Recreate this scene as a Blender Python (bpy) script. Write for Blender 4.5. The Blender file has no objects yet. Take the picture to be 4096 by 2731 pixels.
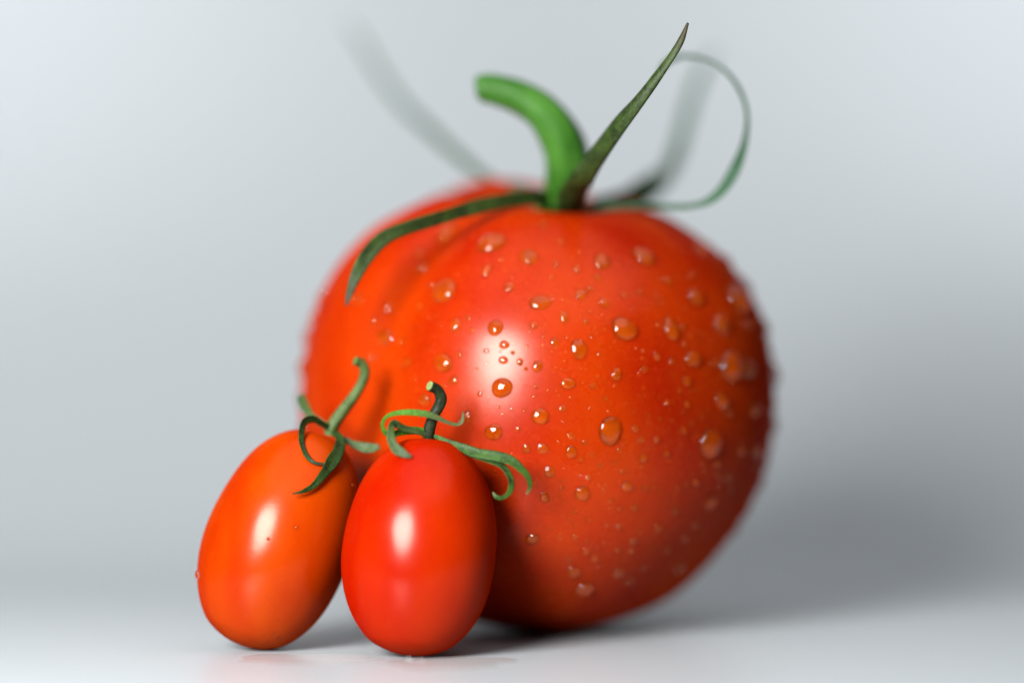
import bpy, math, random
from mathutils import Vector
from mathutils.bvhtree import BVHTree

scene = bpy.context.scene
MM = 0.001                                   # shapes below are written in millimetres, the scene is in metres

# ---------------------------------------------------------------- camera (macro lens, nearly level with the tomatoes)
cam_data = bpy.data.cameras.new("camera")
cam_data.lens = 122.0                        # 100 mm macro lens drawn out for the close distance
cam_data.sensor_width = 36.0
cam_data.clip_start = 0.02
cam_data.clip_end = 20.0
cam = bpy.data.objects.new("camera", cam_data)
scene.collection.objects.link(cam)
cam.location = (-3.8 * MM, -544.0 * MM, 52.8 * MM)
cam.rotation_euler = (math.radians(90.0 - 0.8), 0.0, 0.0)
cam_data.dof.use_dof = True
cam_data.dof.focus_distance = 508.0 * MM
cam_data.dof.aperture_fstop = 3.3
cam_data.dof.aperture_blades = 0
scene.camera = cam

# ---------------------------------------------------------------- world: a dim room
world = bpy.data.worlds.new("World")
scene.world = world
world.use_nodes = True
bg = world.node_tree.nodes["Background"]
bg.inputs["Color"].default_value = (0.86, 0.93, 1.0, 1.0)
bg.inputs["Strength"].default_value = 0.03

# ---------------------------------------------------------------- lamps
def aim(o, target):
    o.rotation_euler = (Vector(target) - o.location).to_track_quat('-Z', 'Y').to_euler()

def disk_lamp(name, azimuth, elevation, distance, size, power, target, colour):
    d = bpy.data.lights.new(name, 'AREA')
    d.shape = 'DISK'
    d.size = size
    d.energy = power
    d.color = colour
    o = bpy.data.objects.new(name, d)
    scene.collection.objects.link(o)
    a, e = math.radians(azimuth), math.radians(elevation)
    t = Vector(target)
    o.location = t + distance * Vector((math.sin(a) * math.cos(e), -math.cos(a) * math.cos(e), math.sin(e)))
    aim(o, target)
    return o

# round soft box close by, to the left of the lens and a little higher than the tomatoes
key = disk_lamp("key_lamp", -27.0, 18.5, 0.42, 0.185, 6.0, (-0.005, -0.01, 0.035), (1.0, 0.985, 0.965))
key.data.cycles.is_caustics_light = True
# large soft fill added overhead, out of view, to brighten the front paper
disk_lamp("added_fill_lamp", 8.0, 80.0, 0.55, 0.80, 1.85, (0.05, -0.06, 0.0), (1.0, 0.96, 0.985))
# two unseen spots added to whiten the sweep's upper corners like a vignette
for side, power in ((1, 2.4), (-1, 1.8)):
    sd = bpy.data.lights.new("added_corner_spot", 'SPOT')
    sd.energy = power
    sd.color = (0.95, 0.97, 1.0)
    sd.spot_size = math.radians(64.0)
    sd.spot_blend = 1.0
    sd.shadow_soft_size = 0.03
    so_ = bpy.data.objects.new("added_corner_spot", sd)
    scene.collection.objects.link(so_)
    so_.location = (side * 0.20, 0.02, 0.24)
    aim(so_, (side * 0.17, 0.27, 0.16))

# ---------------------------------------------------------------- exposure, sampling
vs = scene.view_settings
vs.view_transform = 'Standard'
vs.look = 'None'
vs.exposure = 0.17
vs.gamma = 1.0
vs.use_curve_mapping = False
scene.render.engine = 'CYCLES'
cy = scene.cycles
cy.use_denoising = True
cy.denoiser = 'OPENIMAGEDENOISE'
cy.max_bounces = 16
cy.transmission_bounces = 12
cy.caustics_refractive = True
cy.caustics_reflective = True
cy.blur_glossy = 0.5
cy.sample_clamp_indirect = 40.0
cy.use_adaptive_sampling = False

# ---------------------------------------------------------------- large tomato surface (millimetres)
PROFILE = [(0, 1.6), (6, 0.9), (10, 1.1), (16.5, 2.6), (24.4, 6.8), (30.2, 13.5), (35.0, 22.0), (37.1, 28.5), (38.0, 35.5), (37.5, 44),
           (34.8, 52.8), (29.6, 59.7), (23.6, 63.9), (17.5, 66.8), (12, 66.9), (8, 64.8), (4, 62), (0, 60.8)]

def catmull(pts, t):
    n = len(pts) - 1
    x = min(max(t, 0.0), 1.0) * n
    i = min(int(x), n - 1)
    f = x - i
    p1, p2 = pts[i], pts[i + 1]
    p0 = pts[i - 1] if i > 0 else tuple(2 * a - b for a, b in zip(p1, p2))
    p3 = pts[i + 2] if i + 2 <= n else tuple(2 * b - a for a, b in zip(p1, p2))
    out = []
    for a, b, c, d in zip(p0, p1, p2, p3):
        out.append(0.5 * (2 * b + (c - a) * f + (2 * a - 5 * b + 4 * c - d) * f * f + (3 * b - a - 3 * c + d) * f ** 3))
    return out

def wrap(a):
    return (a + math.pi) % (2 * math.pi) - math.pi

# furrows between the lobes: (azimuth seen from above, 0 = towards the lens, + = right), depth in mm, half width in degrees
FURROWS = [(-44, 3.0, 12), (-118, 2.2, 14), (168, 2.0, 14), (104, 1.6, 14), (42, 0.5, 20)]

def big_point(t, phi):
    r, z = catmull(PROFILE, t)
    r = max(r, 0.0)
    up = min(max((t - 0.30) / 0.38, 0.0), 1.0)
    up = up * up * (3 - 2 * up)
    top = min(max((t - 0.72) / 0.28, 0.0), 1.0)
    d = 0.0
    for az, dep, wid in FURROWS:
        x = wrap(phi - math.radians(az)) / math.radians(wid)
        d -= dep * math.exp(-x * x) * (0.10 + 0.90 * up) * (1.0 - 0.75 * top)
    edge = min(r / 12.0, 1.0)
    d += edge * (0.55 * math.sin(2 * phi + 0.8) + 0.35 * math.sin(3 * phi + 2.1 + 2 * t) + 0.22 * math.sin(5 * phi + 4 * t))
    d += 1.1 * math.cos(3 * (phi - math.radians(15))) * math.exp(-(wrap(phi - math.radians(15)) / 1.5) ** 2)
    r = r + d * edge
    # the shoulder behind on the left stands higher
    b = wrap(phi - math.radians(-150)) / math.radians(38)
    z += 1.7 * math.exp(-b * b) * up * min(r / 10.0, 1.0)
    for az, dep, wid in FURROWS:
        x = wrap(phi - math.radians(az)) / math.radians(wid * 1.2)
        z -= 0.7 * dep * math.exp(-x * x) * top * min(r / 8.0, 1.0) * (1 if t > 0.7 else 0)
    # the side towards the lens is fullest low down
    z -= 4.6 * (0.5 + 0.5 * math.cos(phi - math.radians(-10))) ** 2 * math.sin(math.pi * min(max(z / 64.0, 0.0), 1.0)) ** 1.5
    return r * math.sin(phi), -r * math.cos(phi), z

BIG_AT = (0.6, 10.8)
BIG_TILT = (math.radians(7.5), math.radians(3.8))      # leans towards the lens, and to the right

def big_world(p):
    ax, ay = BIG_TILT
    x, y, z = p
    z -= 0.9
    y, z = y * math.cos(ax) - z * math.sin(ax), y * math.sin(ax) + z * math.cos(ax)
    x, z = x * math.cos(ay) + z * math.sin(ay), -x * math.sin(ay) + z * math.cos(ay)
    return x + BIG_AT[0] - 2.6, y + BIG_AT[1], z

def big_grid(nt=150, nphi=240):
    rows = []
    for i in range(nt + 1):
        t = i / nt
        rows.append([big_world(big_point(t, 2 * math.pi * j / nphi)) for j in range(nphi)])
    low = min(p[2] for row in rows for p in row)
    rows = [[(x, y, z - low) for (x, y, z) in row] for row in rows]
    verts = [rows[0][0]]
    for row in rows[1:-1]:
        verts.extend(row)
    verts.append(rows[-1][0])
    faces = []
    for j in range(nphi):
        faces.append((0, 1 + (j + 1) % nphi, 1 + j))
    for i in range(nt - 2):
        a, b = 1 + i * nphi, 1 + (i + 1) * nphi
        for j in range(nphi):
            k = (j + 1) % nphi
            faces.append((a + j, a + k, b + k, b + j))
    last = len(verts) - 1
    a = 1 + (nt - 2) * nphi
    for j in range(nphi):
        faces.append((a + j, a + (j + 1) % nphi, last))
    return verts, faces

# ---------------------------------------------------------------- cherry tomato surface (millimetres)
def cherry_point(a, b, t, phi, egg=0.04, flat=0.03):
    # t: 0 bottom pole .. 1 top pole
    th = math.pi * t
    z = -b * math.cos(th)
    r = a * abs(math.sin(th)) ** 0.94 * (1 - egg * math.cos(th) * -1)
    if z < -0.86 * b:
        z = -0.86 * b + (z + 0.86 * b) * 0.8
    # dimple under the calyx
    z -= 0.9 * math.exp(-((1 - t) / 0.06) ** 2)
    r *= 1 + 0.012 * math.sin(3 * phi + 0.5) + 0.008 * math.sin(2 * phi + 1.9)
    r *= 1 + 0.007 * math.sin(5 * phi + 9 * t) + 0.008 * math.sin(13 * t + 2 * phi + 1.0) + 0.004 * math.sin(21 * t - 3 * phi)
    return r * math.sin(phi), -r * math.cos(phi), z

def lean(p, roll, back):
    x, y, z = p
    # lean back (top away from the lens), then roll in the picture plane (top to the right)
    y, z = y * math.cos(back) + z * math.sin(back), -y * math.sin(back) + z * math.cos(back)
    x, z = x * math.cos(roll) + z * math.sin(roll), -x * math.sin(roll) + z * math.cos(roll)
    return x, y, z

def cherry_grid(spec, nt=70, nphi=96):
    a, b, egg, roll, back, cx, cy = spec
    rows = []
    for i in range(nt + 1):
        rows.append([lean(cherry_point(a, b, i / nt, 2 * math.pi * j / nphi, egg), roll, back) for j in range(nphi)])
    low = min(p[2] for row in rows for p in row)
    rows = [[(x + cx, y + cy, z - low) for (x, y, z) in row] for row in rows]
    verts = [rows[0][0]]
    for row in rows[1:-1]:
        verts.extend(row)
    verts.append(rows[-1][0])
    faces = [(0, 1 + (j + 1) % nphi, 1 + j) for j in range(nphi)]
    for i in range(nt - 2):
        p, q = 1 + i * nphi, 1 + (i + 1) * nphi
        for j in range(nphi):
            k = (j + 1) % nphi
            faces.append((p + j, p + k, q + k, q + j))
    last = len(verts) - 1
    p = 1 + (nt - 2) * nphi
    faces += [(p + j, p + (j + 1) % nphi, last) for j in range(nphi)]
    return verts, faces

#                 radius half-length egg   roll               back               x      y
CHERRY_ORANGE = (11.05, 17.1, 0.03, math.radians(20.5), math.radians(8.0), -38.2, -29.0)
CHERRY_RED = (11.35, 16.25, 0.03, math.radians(5.5), math.radians(8.5), -17.15, -38.6)
# ---------------------------------------------------------------- measured shapes (millimetres, world axes)
# strips: (x, y, z, width, twist in degrees)
BIG_SEPALS = {
    'sharp': [(3.98, 0, 64.58, 3.04, 0), (4.94, -8, 65.89, 4.26, 0), (5.88, -15, 68.23, 4.15, 8), (7.26, -22, 70.97, 3.65, 15), (10.66, -29, 76.09, 2.94, 22), (14.26, -33, 80.32, 2.33, 28), (18.04, -34.5, 85.41, 1.72, 30), (20.57, -35, 89.2, 1.22, 30), (21.97, -35, 92.32, 0.46, 30)],
    'draped': [(2.64, 2, 64.28, 2.67, 0), (1.19, -6, 67.28, 2.67, 0), (-2.87, -12, 66.99, 2.45, 0), (-6.85, -16, 66.35, 2.24, 10), (-11.44, -19, 65.22, 2.13, 20), (-15.32, -22, 63.97, 2.13, 25), (-19.84, -24, 62.5, 2.24, 25), (-23.07, -25, 60.79, 2.24, 20), (-25.63, -26, 58.17, 2.13, 10), (-27.21, -27, 54.92, 1.71, 0), (-28.06, -27, 52.65, 1.17, 0), (-28.45, -27, 50.9, 0.37, 0)],
    'back_left': [(1.29, 4, 64.67, 1.33, 0), (-0.77, 6, 68.36, 1.33, 0), (-5.62, 14, 70.13, 1.53, 0), (-9.92, 24, 72.93, 1.6, 0), (-16.64, 38, 79.11, 1.6, 0), (-22.05, 48, 84.39, 1.47, 0), (-26.81, 56, 90.97, 1.2, 0), (-29.99, 60, 96.52, 0.87, 0), (-32.88, 62, 100.23, 0.27, 0)],
    'back_right': [(4.75, 6, 64.37, 1.44, 0), (11.07, 10, 66.32, 1.92, 0), (16.92, 18, 67.65, 2.21, 0), (21.46, 30, 71.7, 2.3, 0), (24.22, 38, 77.8, 2.11, 0), (26.35, 44, 84.69, 1.92, 0), (28.55, 48, 90.09, 1.44, 0), (31.17, 51, 94.38, 0.48, 0)],
    'curled': [(4.71, 3, 64.3, 1.44, 0), (9.43, 0, 66.15, 1.25, 20), (14.72, -5, 66.23, 1.15, 20), (19.95, -9, 65.99, 1.15, 20), (24.49, -12, 66.12, 1.15, 30), (27.7, -14, 67.8, 2.11, 40), (30.29, -15, 71.55, 2.4, 40), (31.81, -15, 75.53, 2.11, 62), (32.14, -15, 80.03, 1.63, 76), (31.01, -14, 83.87, 1.34, 76), (28.74, -13, 86.92, 1.15, 74), (25.72, -11, 88.78, 1.06, 72), (22.48, -9, 89.32, 0.96, 60), (20.32, -8, 88.58, 0.86, 40), (18.88, -7, 87.1, 0.38, 30)],
    'short': [(4.74, 5, 64.34, 2.67, 0), (10.32, 8, 66.55, 2.93, 0), (14.67, 14, 68.03, 3.07, 0), (17.84, 20, 70.32, 2.4, 0), (19.84, 24, 72.79, 0.6, 0)],
}
RED_SEPALS = {
    'looped': [(-15.71, -36.8, 31.08, 0.89, 0), (-16.32, -37.2, 32.17, 1.07, 0), (-17.56, -37.8, 32.7, 1.11, 0), (-19.67, -38.8, 32.68, 1.18, 10), (-21.06, -39.6, 32.36, 1.07, 25), (-22.1, -40.3, 32.56, 0.93, 45), (-22.55, -40.6, 33.73, 0.82, 55), (-22.1, -40.5, 34.7, 0.82, 45), (-20.86, -40.4, 35.29, 0.89, 25), (-18.73, -40.2, 35.46, 1.0, 12), (-16.61, -40, 35.27, 1.04, 10), (-15.01, -39.9, 34.77, 0.93, 15), (-13.59, -39.8, 34.14, 0.64, 20), (-11.82, -39.6, 33.66, 0.54, 20), (-11.02, -39.5, 34.22, 0.61, 30), (-10.88, -39.4, 35.55, 0.21, 20)],
    'drooping': [(-15.71, -36.8, 31.08, 0.72, 0), (-17.01, -38.2, 32.48, 0.82, 0), (-19.46, -39.6, 33.07, 0.97, 0), (-20.93, -40.8, 33.92, 1.11, 20), (-21.43, -41.9, 32.89, 1.18, 20), (-21.17, -42.6, 31.33, 1.32, 10), (-20.32, -43.2, 30.16, 1.43, 0), (-19.25, -43.6, 29.52, 1.11, 0), (-18.23, -44.17, 29.2, 0.39, 0)],
    'arched': [(-15.71, -36.8, 31.08, 0.54, 0), (-15.25, -37.4, 31.89, 0.61, 0), (-13.44, -38.4, 31.29, 0.75, 5), (-11.29, -39.5, 30.45, 1.11, 10), (-8.97, -40.4, 29.55, 1.5, 14), (-6.3, -41, 29.17, 1.75, 15), (-3.82, -41.2, 28.36, 1.5, 15), (-2.23, -41.2, 27.05, 1.04, 15), (-1.34, -41.1, 25.77, 0.79, 20), (-1.23, -41, 24.61, 0.68, 25), (-1.69, -40.9, 23.63, 0.25, 20)],
    'hooked': [(-14.89, -37.6, 31.74, 0.43, 0), (-12.37, -38.8, 30.63, 0.61, 0), (-9.51, -39.7, 29.25, 0.82, 10), (-7.19, -40.2, 28.53, 0.97, 20), (-5.42, -40.5, 27.78, 1.07, 25), (-4.32, -40.7, 26.55, 1.04, 25), (-3.93, -40.8, 25.22, 0.93, 25), (-4.21, -40.8, 23.89, 0.79, 30), (-5.15, -40.8, 23.18, 0.68, 30), (-6.04, -40.8, 23.23, 0.68, 20), (-6.59, -40.8, 23.94, 0.21, 10)],
}
ORANGE_SEPALS = {
    'backward': [(-30.81, -26.5, 32.28, 1.09, 0), (-32.51, -25.5, 33.52, 1.09, 0), (-33.85, -24.4, 34.4, 1.2, 0), (-34.95, -22.8, 35.72, 1.42, 0), (-35.55, -21, 36.86, 1.57, 0), (-35.92, -20.4, 37.4, 0.73, 0)],
    'looped': [(-30.61, -26.8, 31.93, 0.73, 0), (-30.86, -27.4, 32.65, 0.8, 0), (-32.15, -28.6, 33.46, 0.95, 10), (-33.36, -29.8, 34.16, 1.09, 30), (-34.46, -31, 33.84, 1.13, 35), (-34.93, -32.2, 32.42, 1.06, 35), (-34.76, -33.61, 30.62, 0.88, 30), (-33.97, -35.34, 28.96, 0.66, 20), (-32.74, -35.86, 27.96, 0.51, 10), (-31.21, -35.5, 27.76, 0.26, 0)],
    'pointed': [(-30.52, -26.8, 31.84, 0.73, 0), (-30.09, -28.2, 32.02, 0.91, 0), (-29.23, -30.4, 30.99, 1.42, 10), (-29.45, -32.6, 29.55, 1.82, 15), (-30.37, -35, 27.86, 1.79, 15), (-31.52, -36.9, 26.08, 1.31, 15), (-32.96, -38.3, 24.64, 0.91, 15), (-34.34, -39.2, 23.92, 0.55, 10), (-35.76, -39.8, 23.62, 0.16, 0)],
    'blunt': [(-30.44, -26.6, 31.74, 0.73, 0), (-29.32, -27.2, 31.36, 0.62, 0), (-27.84, -27.7, 30.55, 1.02, 0), (-26.37, -28, 29.94, 1.42, 5), (-24.91, -28.2, 29.77, 1.5, 8), (-23.9, -28.3, 29.85, 1.2, 8), (-23.41, -28.3, 29.94, 0.47, 8)],
}
BIG_STEM = [(2.09, 2, 60.52, 8.11, 0), (3.95, -2, 67.25, 6.76, 0), (4.7, -6, 71.87, 6.62, 0), (3.86, -8, 76.36, 6.35, 0), (1.16, -9, 80.34, 5.81, 0), (-2.86, -9, 83.02, 5.14, 0), (-6.21, -9, 84.03, 4.59, 0), (-8.49, -9, 84.36, 4.19, 0), (-9.3, -9, 84.29, 3.24, 0)]
RED_STEM = [(-15.89, -36.8, 31.08, 1.79, 0), (-15.93, -37.2, 32.53, 1.72, 0), (-15.33, -37.6, 34.69, 1.65, 0), (-14.44, -37.7, 36.3, 1.68, 0), (-14.13, -37.9, 37.55, 1.65, 0), (-14.69, -38.4, 38.73, 1.57, 0), (-15.77, -39.2, 39.32, 1.5, 0)]
ORANGE_STEM = [(-30.9, -26.6, 31.74, 2.19, 0), (-30.52, -26.8, 33.03, 2.01, 0), (-29.25, -26.6, 34.99, 1.79, 0), (-27.5, -26.2, 37.24, 1.64, 0), (-26.24, -25.9, 39.38, 1.53, 0), (-25.76, -25.9, 40.93, 1.5, 0), (-26.17, -26.2, 42.22, 1.46, 0), (-27.11, -26.8, 42.72, 1.39, 0)]
# (x, y, z) on the skin in mm, half width, half height in mm, slant in degrees, zone, label of its own
DROPLETS = [
    (-5.28, -31.93, 38.84, 1.717, 1.387, -15, 0, 'biggest water drop, wide oval in the middle of the white highlight'),
    (-6.27, -30.07, 47.63, 1.228, 1.182, 0, 0, 'round water drop on the upper rim of the white highlight'),
    (-4.94, -31.09, 45.15, 0.755, 0.664, 0, 0, 'drop with a large pale glint in the upper part of the highlight'),
    (-5.09, -31.49, 42.89, 0.681, 0.631, 0, 0, 'round drop above the biggest drop, left of an egg-shaped one'),
    (-2.64, -31.99, 42.63, 0.532, 0.556, 35, 0, 'small egg-shaped drop between two round drops in the highlight'),
    (-0.08, -32.34, 41.99, 0.82, 0.814, -30, 0, 'oval drop near the right rim of the white highlight'),
    (-1.73, -32.25, 41.61, 0.295, 0.321, 0, 0, "tiny droplet, left of the oval drop on the highlight's right rim"),
    (-3.69, -31.59, 43.99, 0.348, 0.298, 0, 0, "tiny droplet, second nearest upper left of the oval drop on the highlight's right rim"),
    (-7.59, -30.56, 44.24, 0.423, 0.399, 0, 0, "small droplet, second nearest below the round drop on the highlight's upper rim"),
    (-5.55, -31.15, 44.19, 0.164, 0.162, 0, 0, "tiny droplet, nearest below the round drop on the highlight's upper rim"),
    (-1.56, -31.69, 45.0, 0.209, 0.212, 0, 0, "tiny droplet, nearest upper left of the oval drop on the highlight's right rim"),
    (-11.59, -29.06, 43.67, 0.439, 0.487, 0, 0, "small droplet, lower left of the round drop on the highlight's upper rim"),
    (-12.45, -29.23, 39.87, 0.744, 0.656, 0, 0, 'round drop on the left rim of the highlight, above the dark stem'),
    (-9.82, -28.97, 47.28, 0.462, 0.408, 0, 0, "small droplet, nearest left of the round drop on the highlight's upper rim"),
    (-12.23, -27.53, 48.04, 0.872, 1.107, 0, 3, "upright oval drop left of the highlight's upper rim"),
    (-10.37, -28.03, 49.13, 0.431, 0.422, 0, 1, "small droplet, second nearest left of the round drop on the highlight's upper rim"),
    (-8.56, -31.07, 37.92, 0.443, 0.443, 0, 0, 'small droplet, second nearest left of the biggest drop in the white highlight'),
    (-8.72, -30.93, 38.85, 0.104, 0.098, 0, 0, 'tiny droplet, third nearest left of the biggest drop in the white highlight'),
    (-7.89, -31.25, 38.39, 0.116, 0.111, 0, 0, 'tiny droplet, nearest left of the biggest drop in the white highlight'),
    (-7.24, -31.53, 37.35, 0.115, 0.11, 0, 0, 'tiny droplet, lower left of the biggest drop in the white highlight'),
    (-8.98, -30.52, 41.61, 0.197, 0.173, 0, 0, 'tiny droplet, second nearest upper left of the biggest drop in the white highlight'),
    (-7.38, -30.94, 42.44, 0.103, 0.099, 0, 0, 'tiny droplet, nearest upper left of the biggest drop in the white highlight'),
    (-0.17, -32.66, 39.02, 0.306, 0.307, 0, 0, "tiny droplet, nearest below the oval drop on the highlight's right rim"),
    (-0.51, -32.74, 37.55, 0.257, 0.245, 0, 0, "tiny droplet, second nearest below the oval drop on the highlight's right rim"),
    (-5.73, -32.01, 35.98, 0.213, 0.245, 0, 0, 'tiny droplet, nearest below the biggest drop in the white highlight'),
    (-3.9, -32.41, 35.7, 0.311, 0.282, 0, 0, 'tiny droplet, nearest lower right of the biggest drop in the white highlight'),
    (-5.09, -32.19, 34.94, 0.226, 0.22, 0, 0, 'tiny droplet, second nearest below the biggest drop in the white highlight'),
    (-2.05, -32.69, 35.5, 0.308, 0.245, 0, 0, 'tiny droplet, second nearest lower right of the biggest drop in the white highlight'),
    (-3.75, -32.45, 33.79, 0.223, 0.159, 0, 0, 'tiny droplet, third nearest below the biggest drop in the white highlight'),
    (-2.95, -32.56, 32.74, 0.456, 0.343, 0, 0, 'small droplet, fourth nearest below the biggest drop in the white highlight'),
    (0.33, -32.89, 34.65, 1.247, 1.283, 0, 0, 'large round drop at the lower right rim of the highlight'),
    (-6.53, -31.79, 32.28, 1.307, 1.202, 0, 0, 'large round drop at the lower rim of the highlight, above the arched sepal'),
    (-10.4, -30.52, 34.5, 0.635, 0.921, 0, 0, 'drop half hidden behind the curled sepal tip'),
    (-0.59, -30.94, 48.01, 0.614, 0.584, 0, 3, 'small droplet, below the wide flat drop above the highlight'),
    (0.81, -31.52, 46.39, 0.245, 0.23, 0, 3, "tiny droplet, above the oval drop on the highlight's right rim"),
    (2.47, -31.73, 45.51, 0.649, 0.705, 0, 3, 'drop between the highlight and a tall oval drop to its right'),
    (4.31, -31.42, 46.3, 0.246, 0.306, 0, 3, 'tiny droplet, upper left of the tall oval drop beside the highlight'),
    (6.05, -31.62, 44.53, 1.178, 1.559, -10, 3, 'tall oval drop to the upper right of the highlight'),
    (3.89, -30.46, 49.23, 0.701, 1.027, -10, 1, 'lens-shaped drop with a slanted streak of glint above a tall oval drop'),
    (7.09, -30.27, 48.53, 0.412, 0.5, 0, 1, 'small droplet, above the tall oval drop beside the highlight'),
    (7.72, -29.5, 50.05, 0.277, 0.334, 0, 1, 'tiny droplet, nearest upper left of the large glinting drop, upper right face'),
    (7.91, -30.84, 46.25, 0.226, 0.306, 0, 3, 'tiny droplet, upper right of the tall oval drop beside the highlight'),
    (8.97, -31.15, 43.78, 0.329, 0.399, 0, 3, 'tiny droplet, nearest right of the tall oval drop beside the highlight'),
    (9.18, -30.8, 45.19, 0.19, 0.214, 0, 3, 'tiny droplet, second nearest right of the tall oval drop beside the highlight'),
    (11.62, -30.76, 40.77, 0.745, 1.011, 10, 3, 'narrow upright drop alone in the middle right of the big tomato'),
    (4.41, -32.52, 39.49, 1.129, 0.859, -15, 3, 'wide oval drop just right of the highlight, level with the biggest'),
    (6.62, -32.22, 39.54, 0.224, 0.196, 0, 3, 'tiny droplet, nearest right of the wide oval drop level with the biggest'),
    (8.09, -31.95, 39.11, 0.401, 0.43, 0, 3, 'small droplet, second nearest right of the wide oval drop level with the biggest'),
    (10.0, -31.56, 37.24, 0.358, 0.368, 0, 3, 'tiny droplet, above the largest tall drop on the right face'),
    (3.61, -32.81, 35.81, 0.613, 0.489, -10, 3, "flat oval drop right of the highlight's lower rim"),
    (3.74, -32.81, 33.83, 0.172, 0.196, 0, 3, 'tiny droplet, second nearest above the oval drop below the largest tall one'),
    (0.4, -29.58, 51.38, 1.723, 1.161, -5, 1, 'wide flat drop high above the highlight'),
    (9.84, -28.3, 51.31, 0.767, 0.762, 0, 1, 'drop with an arrow-like glint on the upper right face'),
    (12.84, -28.85, 47.5, 2.002, 1.816, 0, 3, 'large drop with a bright glint at its left edge, upper right face'),
    (10.68, -31.35, 32.51, 1.654, 2.273, 14, 3, 'largest tall drop on the right face of the big tomato'),
    (4.88, -32.61, 31.7, 0.554, 0.551, 0, 3, 'small droplet, nearest above the oval drop below the largest tall one'),
    (6.85, -32.24, 30.8, 0.398, 0.405, 0, 3, 'tiny droplet, upper right of the oval drop below the largest tall one'),
    (3.08, -32.71, 30.85, 0.208, 0.245, 0, 3, 'tiny droplet, upper left of the oval drop below the largest tall one'),
    (-1.68, -32.52, 29.9, 0.639, 0.663, 0, 3, 'left one of two drops just above the arched sepal'),
    (0.69, -32.67, 29.9, 0.832, 0.835, -30, 3, 'right one of two drops just above the arched sepal'),
    (4.89, -32.41, 29.38, 0.837, 0.985, -15, 4, 'oval drop below the largest tall drop, to its left'),
    (6.36, -32.04, 28.22, 0.373, 0.371, 0, 4, 'tiny droplet, nearest lower right of the oval drop below the largest tall one'),
    (8.08, -31.77, 28.92, 0.342, 0.346, 0, 4, 'tiny droplet, right of the oval drop below the largest tall one'),
    (12.1, -30.58, 29.56, 0.398, 0.346, 0, 4, 'tiny droplet, lower right of the largest tall drop on the right face'),
    (14.45, -29.83, 32.69, 0.615, 0.555, 0, 3, 'small droplet, nearest right of the largest tall drop on the right face'),
    (15.4, -29.22, 31.02, 0.556, 0.47, 0, 3, 'small droplet, second nearest right of the largest tall drop on the right face'),
    (17.67, -27.91, 30.99, 0.586, 0.521, 0, 3, 'small droplet, fourth nearest right of the largest tall drop on the right face'),
    (15.7, -28.71, 28.31, 0.679, 0.685, -30, 4, 'slanted oval drop to the lower right of the largest tall drop'),
    (19.21, -26.6, 28.86, 0.639, 0.475, 0, 4, 'small droplet, left of the large pale blurred drop on the dark side'),
    (11.27, -30.64, 27.72, 0.393, 0.31, 0, 4, 'tiny droplet, upper left of the plump drop heading a row, lower right'),
    (9.26, -31.25, 27.35, 0.409, 0.347, 0, 4, 'tiny droplet, second nearest lower right of the oval drop below the largest tall one'),
    (12.66, -30.2, 28.46, 0.265, 0.211, 0, 4, 'tiny droplet, second nearest above the plump drop heading a row, lower right'),
    (12.55, -29.93, 26.4, 0.425, 0.399, 0, 4, 'small droplet, nearest above the plump drop heading a row, lower right'),
    (1.71, -32.26, 26.46, 0.833, 0.867, -30, 4, "dark drop right of the arched sepal's downturned end"),
    (7.54, -31.4, 25.53, 0.439, 0.399, 0, 4, 'small droplet, nearest upper right of the large slanted drop on the lower front'),
    (3.55, -31.96, 25.15, 0.307, 0.224, 0, 4, 'tiny droplet, upper left of the large slanted drop on the lower front'),
    (3.49, -31.76, 24.1, 0.307, 0.313, 0, 4, 'tiny droplet, left of the large slanted drop on the lower front'),
    (6.56, -31.13, 23.21, 1.06, 1.197, -32, 4, 'large slanted drop in the middle of the lower front'),
    (1.04, -31.5, 22.62, 0.736, 0.822, 0, 4, 'round drop below the tips of the arched and hooked sepals'),
    (-0.55, -31.93, 24.76, 0.344, 0.35, 0, 4, 'tiny droplet, lower left of the oval drop below the largest tall one'),
    (13.31, -29.13, 24.14, 0.917, 0.731, 0, 4, 'plump drop on the lower right front, heading a row of small ones'),
    (9.09, -30.78, 24.42, 0.256, 0.226, 0, 4, 'tiny droplet, second nearest upper right of the large slanted drop on the lower front'),
    (9.95, -30.55, 24.56, 0.233, 0.213, 0, 4, 'tiny droplet, left of the plump drop heading a row, lower right'),
    (9.77, -30.37, 23.53, 0.285, 0.253, 0, 4, 'tiny droplet, right of the large slanted drop on the lower front'),
    (15.95, -27.66, 23.87, 0.495, 0.419, 0, 4, 'small droplet, nearest right of the plump drop heading a row, lower right'),
    (17.22, -26.87, 23.83, 0.411, 0.305, 0, 4, 'tiny droplet, second nearest right of the plump drop heading a row, lower right'),
    (18.18, -26.19, 23.7, 0.269, 0.191, 0, 4, 'tiny droplet, fourth nearest right of the plump drop heading a row, lower right'),
    (10.84, -29.57, 21.99, 0.393, 0.346, 0, 4, 'tiny droplet, lower left of the plump drop heading a row, lower right'),
    (9.07, -30.15, 21.95, 0.23, 0.192, 0, 4, 'tiny droplet, nearest lower right of the large slanted drop on the lower front'),
    (12.04, -28.69, 20.81, 0.425, 0.352, 0, 4, 'small droplet, second nearest below the plump drop heading a row, lower right'),
    (14.32, -27.61, 20.87, 0.611, 0.496, 0, 4, 'small droplet, nearest below the plump drop heading a row, lower right'),
    (9.4, -29.69, 20.81, 0.233, 0.208, 0, 4, 'tiny droplet, second nearest lower right of the large slanted drop on the lower front'),
    (5.47, -30.51, 20.45, 0.374, 0.389, 0, 4, 'tiny droplet, nearest below the large slanted drop on the lower front'),
    (3.8, -31.19, 21.92, 0.247, 0.23, 0, 4, 'tiny droplet, nearest lower left of the large slanted drop on the lower front'),
    (4.72, -30.22, 19.32, 0.273, 0.223, 0, 4, 'tiny droplet, second nearest lower left of the large slanted drop on the lower front'),
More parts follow.
